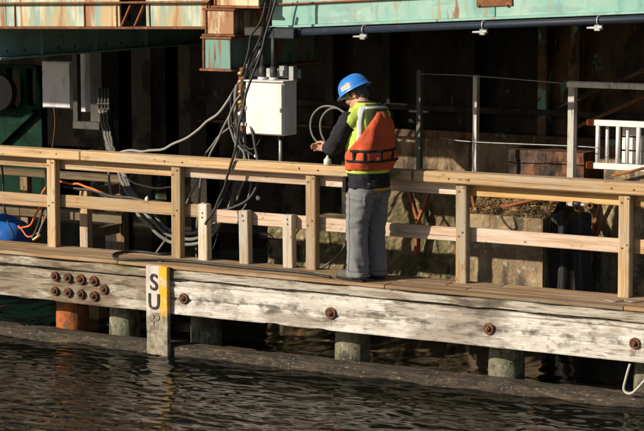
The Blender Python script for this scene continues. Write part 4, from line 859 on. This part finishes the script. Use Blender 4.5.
# torso-hugging panels
def torso_pt(t, z, out):
    """t: angle from the back centre, positive to the wearer's left"""
    S_ = [(.93, .205, .166), (1.08, .206, .162), (1.25, .214, .160), (1.36, .208, .154), (1.44, .201, .141), (1.52, .168, .121), (1.575, .103, .093), (1.6, .085, .085)]
    for (z0, a0, b0), (z1, a1, b1) in zip(S_, S_[1:]):
        if z <= z1 or z1 == 1.6:
            k = max(0, min(1, (z-z0)/(z1-z0))); a, b_ = a0+(a1-a0)*k, b0+(b1-b0)*k; break
    return Lp(-.006-(b_+out)*math.cos(t), (a+out)*math.sin(t), z)-PO
def panel(name, rows, out, thick, mat, nt=22, puff=0, parent=None, wob=.0):
    """rows: (z, t_left, t_right)"""
    bm = bmesh.new(); A, B = [], []
    R_ = []
    for (z0, a0, c0), (z1, a1, c1) in zip(rows, rows[1:]):
        for k in range(5): s = k/5; R_.append((z0+(z1-z0)*s, a0+(a1-a0)*s, c0+(c1-c0)*s))
    R_.append(rows[-1]); nr = len(R_)
    for j, (z, a, c) in enumerate(R_):
        ra, rb_ = [], []
        for i in range(nt+1):
            u = i/nt; t = a+(c-a)*u; e = min(1, 5*min(u, 1-u)+.0)*min(1, 5*min(j, nr-1-j)/(nr-1)); e = math.sqrt(max(0, e))
            wv = wob*nz((t*3, z*9, 1), 1, 21)
            ra.append(bm.verts.new(torso_pt(t, z, out-.006))); rb_.append(bm.verts.new(torso_pt(t, z, out+thick*(.35+.65*e)+puff*e*(1+.0)+wv)))
        A.append(ra); B.append(rb_)
    for j in range(nr-1):
        for i in range(nt):
            bm.faces.new((A[j][i], A[j+1][i], A[j+1][i+1], A[j][i+1])); bm.faces.new((B[j][i], B[j][i+1], B[j+1][i+1], B[j+1][i]))
    for j in range(nr-1):
        bm.faces.new((A[j][0], B[j][0], B[j+1][0], A[j+1][0])); bm.faces.new((A[j][nt], A[j+1][nt], B[j+1][nt], B[j][nt]))
    for i in range(nt):
        bm.faces.new((A[0][i], A[0][i+1], B[0][i+1], B[0][i])); bm.faces.new((A[-1][i], B[-1][i], B[-1][i+1], A[-1][i+1]))
    return bmobj(name, bm, mat, parent or person, True)
panel('mesh_yoke', [(1.26, -.75, .62), (1.40, -.85, .66), (1.50, -.95, .72), (1.585, -1.1, .95)], .007, .006, M_olive)
panel('reflective_stripe', [(1.05, .95, 1.15), (1.2, .90, 1.10), (1.36, .86, 1.08), (1.45, .84, 1.12), (1.52, .80, 1.16), (1.565, .78, 1.25)], .008, .005, M_silver, 6)
panel('reflective_stripe', [(1.15, -1.25, -1.0), (1.3, -1.25, -1.0), (1.45, -1.4, -1.05)], .008, .005, M_silver, 6)
panel('reflective_stripe', [(1.54, -1.1, .80), (1.562, -1.1, .80)], .011, .005, M_silver, 20)
# orange flotation panel on the back, wide at the bottom and pointed at the top
lv = panel('life_vest', [(1.0, -1.50, 1.85), (1.06, -1.6, 1.9), (1.15, -1.6, 1.70), (1.23, -1.45, 1.28), (1.32, -1.15, .86), (1.42, -.80, .50), (1.495, -.50, .18), (1.515, -.44, .10)], .010, .022, M_flot, 40, .010, wob=.030)
for z in (1.085, 1.175): panel('webbing', [(z-.011, -1.5, 1.55 if z < 1.1 else 1.35), (z+.011, -1.5, 1.55 if z < 1.1 else 1.35)], .043, .006, M_web, 40, wob=.030)
for t in (-1.05, -.45, .15, .75, 1.2): panel('webbing', [(1.085, t-.05, t+.05), (1.175, t-.05, t+.05)], .042, .006, M_web, 4, wob=.030)
# --- hard hat
def hat():
    bm = bmesh.new(); prof = []
    n = 32
    for k in range(9):
        t = k/8*math.pi/2; prof.append((.128*math.cos(t)**.8 if k < 8 else .002, .125*math.sin(t)))
    rings = []
    for r_, z in prof: rings.append([Vector((r_*1.12*math.cos(2*math.pi*i/n)-.005, r_*.94*math.sin(2*math.pi*i/n), z+.045+(.006 if abs(math.sin(2*math.pi*i/n)) < .22 and z > .06 else 0))) for i in range(n)])
    brim = [Vector((.168*math.cos(2*math.pi*i/n)*(1.10 if math.cos(2*math.pi*i/n) > 0 else .98)-.005, .138*math.sin(2*math.pi*i/n), .033-.012*max(0, math.cos(2*math.pi*i/n)))) for i in range(n)]
    rings = [brim]+rings
    V = [[bm.verts.new(Vector(hd(*p))[0]*PF+Vector(hd(*p))[1]*PL+Vector((0, 0, hd(*p)[2]))) for p in ring] for ring in rings]
    for a, b_ in zip(V, V[1:]):
        for i in range(n): bm.faces.new((a[i], a[(i+1) % n], b_[(i+1) % n], b_[i]))
    bm.faces.new(V[-1])
    o = bmobj('hard_hat', bm, M_hat, person, True); md = o.modifiers.new('s', 'SOLIDIFY'); md.thickness = .004; md.offset = -1
    # sticker on the left side
    bm = bmesh.new(); vs = []
    for j in range(5):
        row = []
        for i in range(7):
            t = R(62+i*7); z = .060+.042*j/4; kz = (z-.045)/.125; rr = .128*math.cos(math.asin(kz))**.8+.002
            p = hd(rr*1.12*math.cos(t)-.005, rr*.94*math.sin(t), z); row.append(bm.verts.new(PF*p[0]+PL*p[1]+Vector((0, 0, p[2]))))
        vs.append(row)
    for j in range(4):
        for i in range(6): f = bm.faces.new((vs[j][i], vs[j][i+1], vs[j+1][i+1], vs[j+1][i])); f.material_index = j % 2
    s = bmobj('sticker', bm, M('sticker_white', (.75, .72, .68), rough=.5, rand=False), o, True); s.data.materials.append(M('sticker_orange', (.70, .22, .07), rough=.5, rand=False))
hat()
b = bmesh.new(); loft(b, [(.0, 0, 1.53, .092, .088), (.025, .004, 1.575, .078, .080), (.035, .006, 1.60, .074, .078)]); fuse('collar', b, .009, M_jacket, 2)
# --- boots
for s, f0 in ((1, .012), (-1, .03)):
    b = bmesh.new(); limb(b, [(f0-.06, .11*s, .045, .047), (f0+.03, .112*s, .050, .050), (f0+.13, .118*s, .044, .048), (f0+.20, .122*s, .040, .040)]); limb(b, [(f0-.03, .11*s, .05, .05), (f0-.03, .11*s, .13, .052)])
    bmesh.ops.recalc_face_normals(b, faces=b.faces)
    bt = fuse('boot', b, .009, M_boot, 2)
    for v in bt.data.vertices: v.co.z = max(v.co.z, .004)
from mathutils.bvhtree import BVHTree
_bv = BVHTree.FromPolygons([v.co.copy() for v in tr.data.vertices], [tuple(p.vertices) for p in tr.data.polygons])
def patch(name, grid, th, mat):
    """cloth patch lying on the trousers; grid rows of (origin, direction)"""
    bm = bmesh.new(); rows = []
    for row in grid:
        r_ = []
        for o_, d_ in row:
            h, n_, i_, q_ = _bv.ray_cast(o_, d_)
            r_.append(bm.verts.new((h if h else o_+d_*.3)-d_*th))
        rows.append(r_)
    for a_, b_ in zip(rows, rows[1:]):
        for i in range(len(a_)-1): bm.faces.new((a_[i], a_[i+1], b_[i+1], b_[i]))
    o = bmobj(name, bm, mat, person, True); md = o.modifiers.new('s', 'SOLIDIFY'); md.thickness = .004; return o
M_denim2 = M('denim_seam', (.13, .135, .14), [((.2, .2, .2), (60, 60, 60), .5, .65, .6)], rough=.95, rand=False)
Z3 = Vector((0, 0, 1))
for s in (1, -1):
    l0 = .095*s
    patch('back_pocket', [[(PF*-.6+PL*(l0+.058*(i/6*2-1)*(1 if j < 5 else .8))+Z3*(.80-.12*j/6), PF) for i in range(7)] for j in range(7)], .004, M_denim)
    patch('pocket_stitching', [[(PF*-.6+PL*(l0+.06*(i/6*2-1))+Z3*(.803-.012*j), PF) for i in range(7)] for j in range(2)], .0065, M_denim2)
    patch('side_seam', [[(PL*.6*s+PF*(.0+.006*i)+Z3*(.80-.70*j/40), -PL*s) for i in range(2)] for j in range(41)], .003, M_denim2)
    patch('hem', [[(PF*-.6+PL*(.11*s+.062*(i/8*2-1))+Z3*(.085-.012*j), PF) for i in range(9)] for j in range(2)], .0035, M_denim2)
for s, f0 in ((1, .012), (-1, .03)):
    bm = bmesh.new(); lo_, hi_ = [], []
    for i in range(28):
        t = 2*math.pi*i/28; c_, q_ = math.cos(t), math.sin(t)
        f_ = f0+.07+.175*abs(c_)**.7*(1 if c_ > 0 else -1); l_ = .114*s+.054*abs(q_)**.8*(1 if q_ > 0 else -1)*(1-.12*(c_ < -.2))
        lo_.append(bm.verts.new(Lp(f_, l_, .001)-PO)); hi_.append(bm.verts.new(Lp(f_, l_, .022)-PO))
    for i in range(28): bm.faces.new((lo_[i], lo_[(i+1) % 28], hi_[(i+1) % 28], hi_[i]))
    bm.faces.new(lo_[::-1]); bm.faces.new(hi_); bmobj('boot_sole', bm, M_web, person)
# --- pouch on the hip
box('belt_pouch', -.02, .02, -.025, .025, 0, .14, M_web, person, .008).location = Lp(.05, .205, .80+.07)-PO
# --- things held
tag(tube('cable_loop', [at(x, y, Y=.36-i*.004) for i, (x, y) in enumerate(((343, 112), (334, 107), (322, 107), (313, 115), (310.5, 127), (314, 138), (321, 145), (325, 143), (321, 132), (321, 120), (327, 111), (336, 108), (345, 113)))], .0105, M_hose), 'black cable coiled in two loops in the worker hands', 'cable')
cu_ = empty('hand_tool', at(327, 160, Y=.25), label='small white cup shaped tool under the worker hand on the railing', cat='tool')
q = at(327, 161, Y=.45); 
bm = bmesh.new(); lathe(bm, [(.028, 0), (.034, .004), (.036, .05), (.028, .06), (.012, .075), (.012, .09)], 14); bmobj('shell', bm, M_whplastic, cu_, True, loc=(q.x, .46, .994))
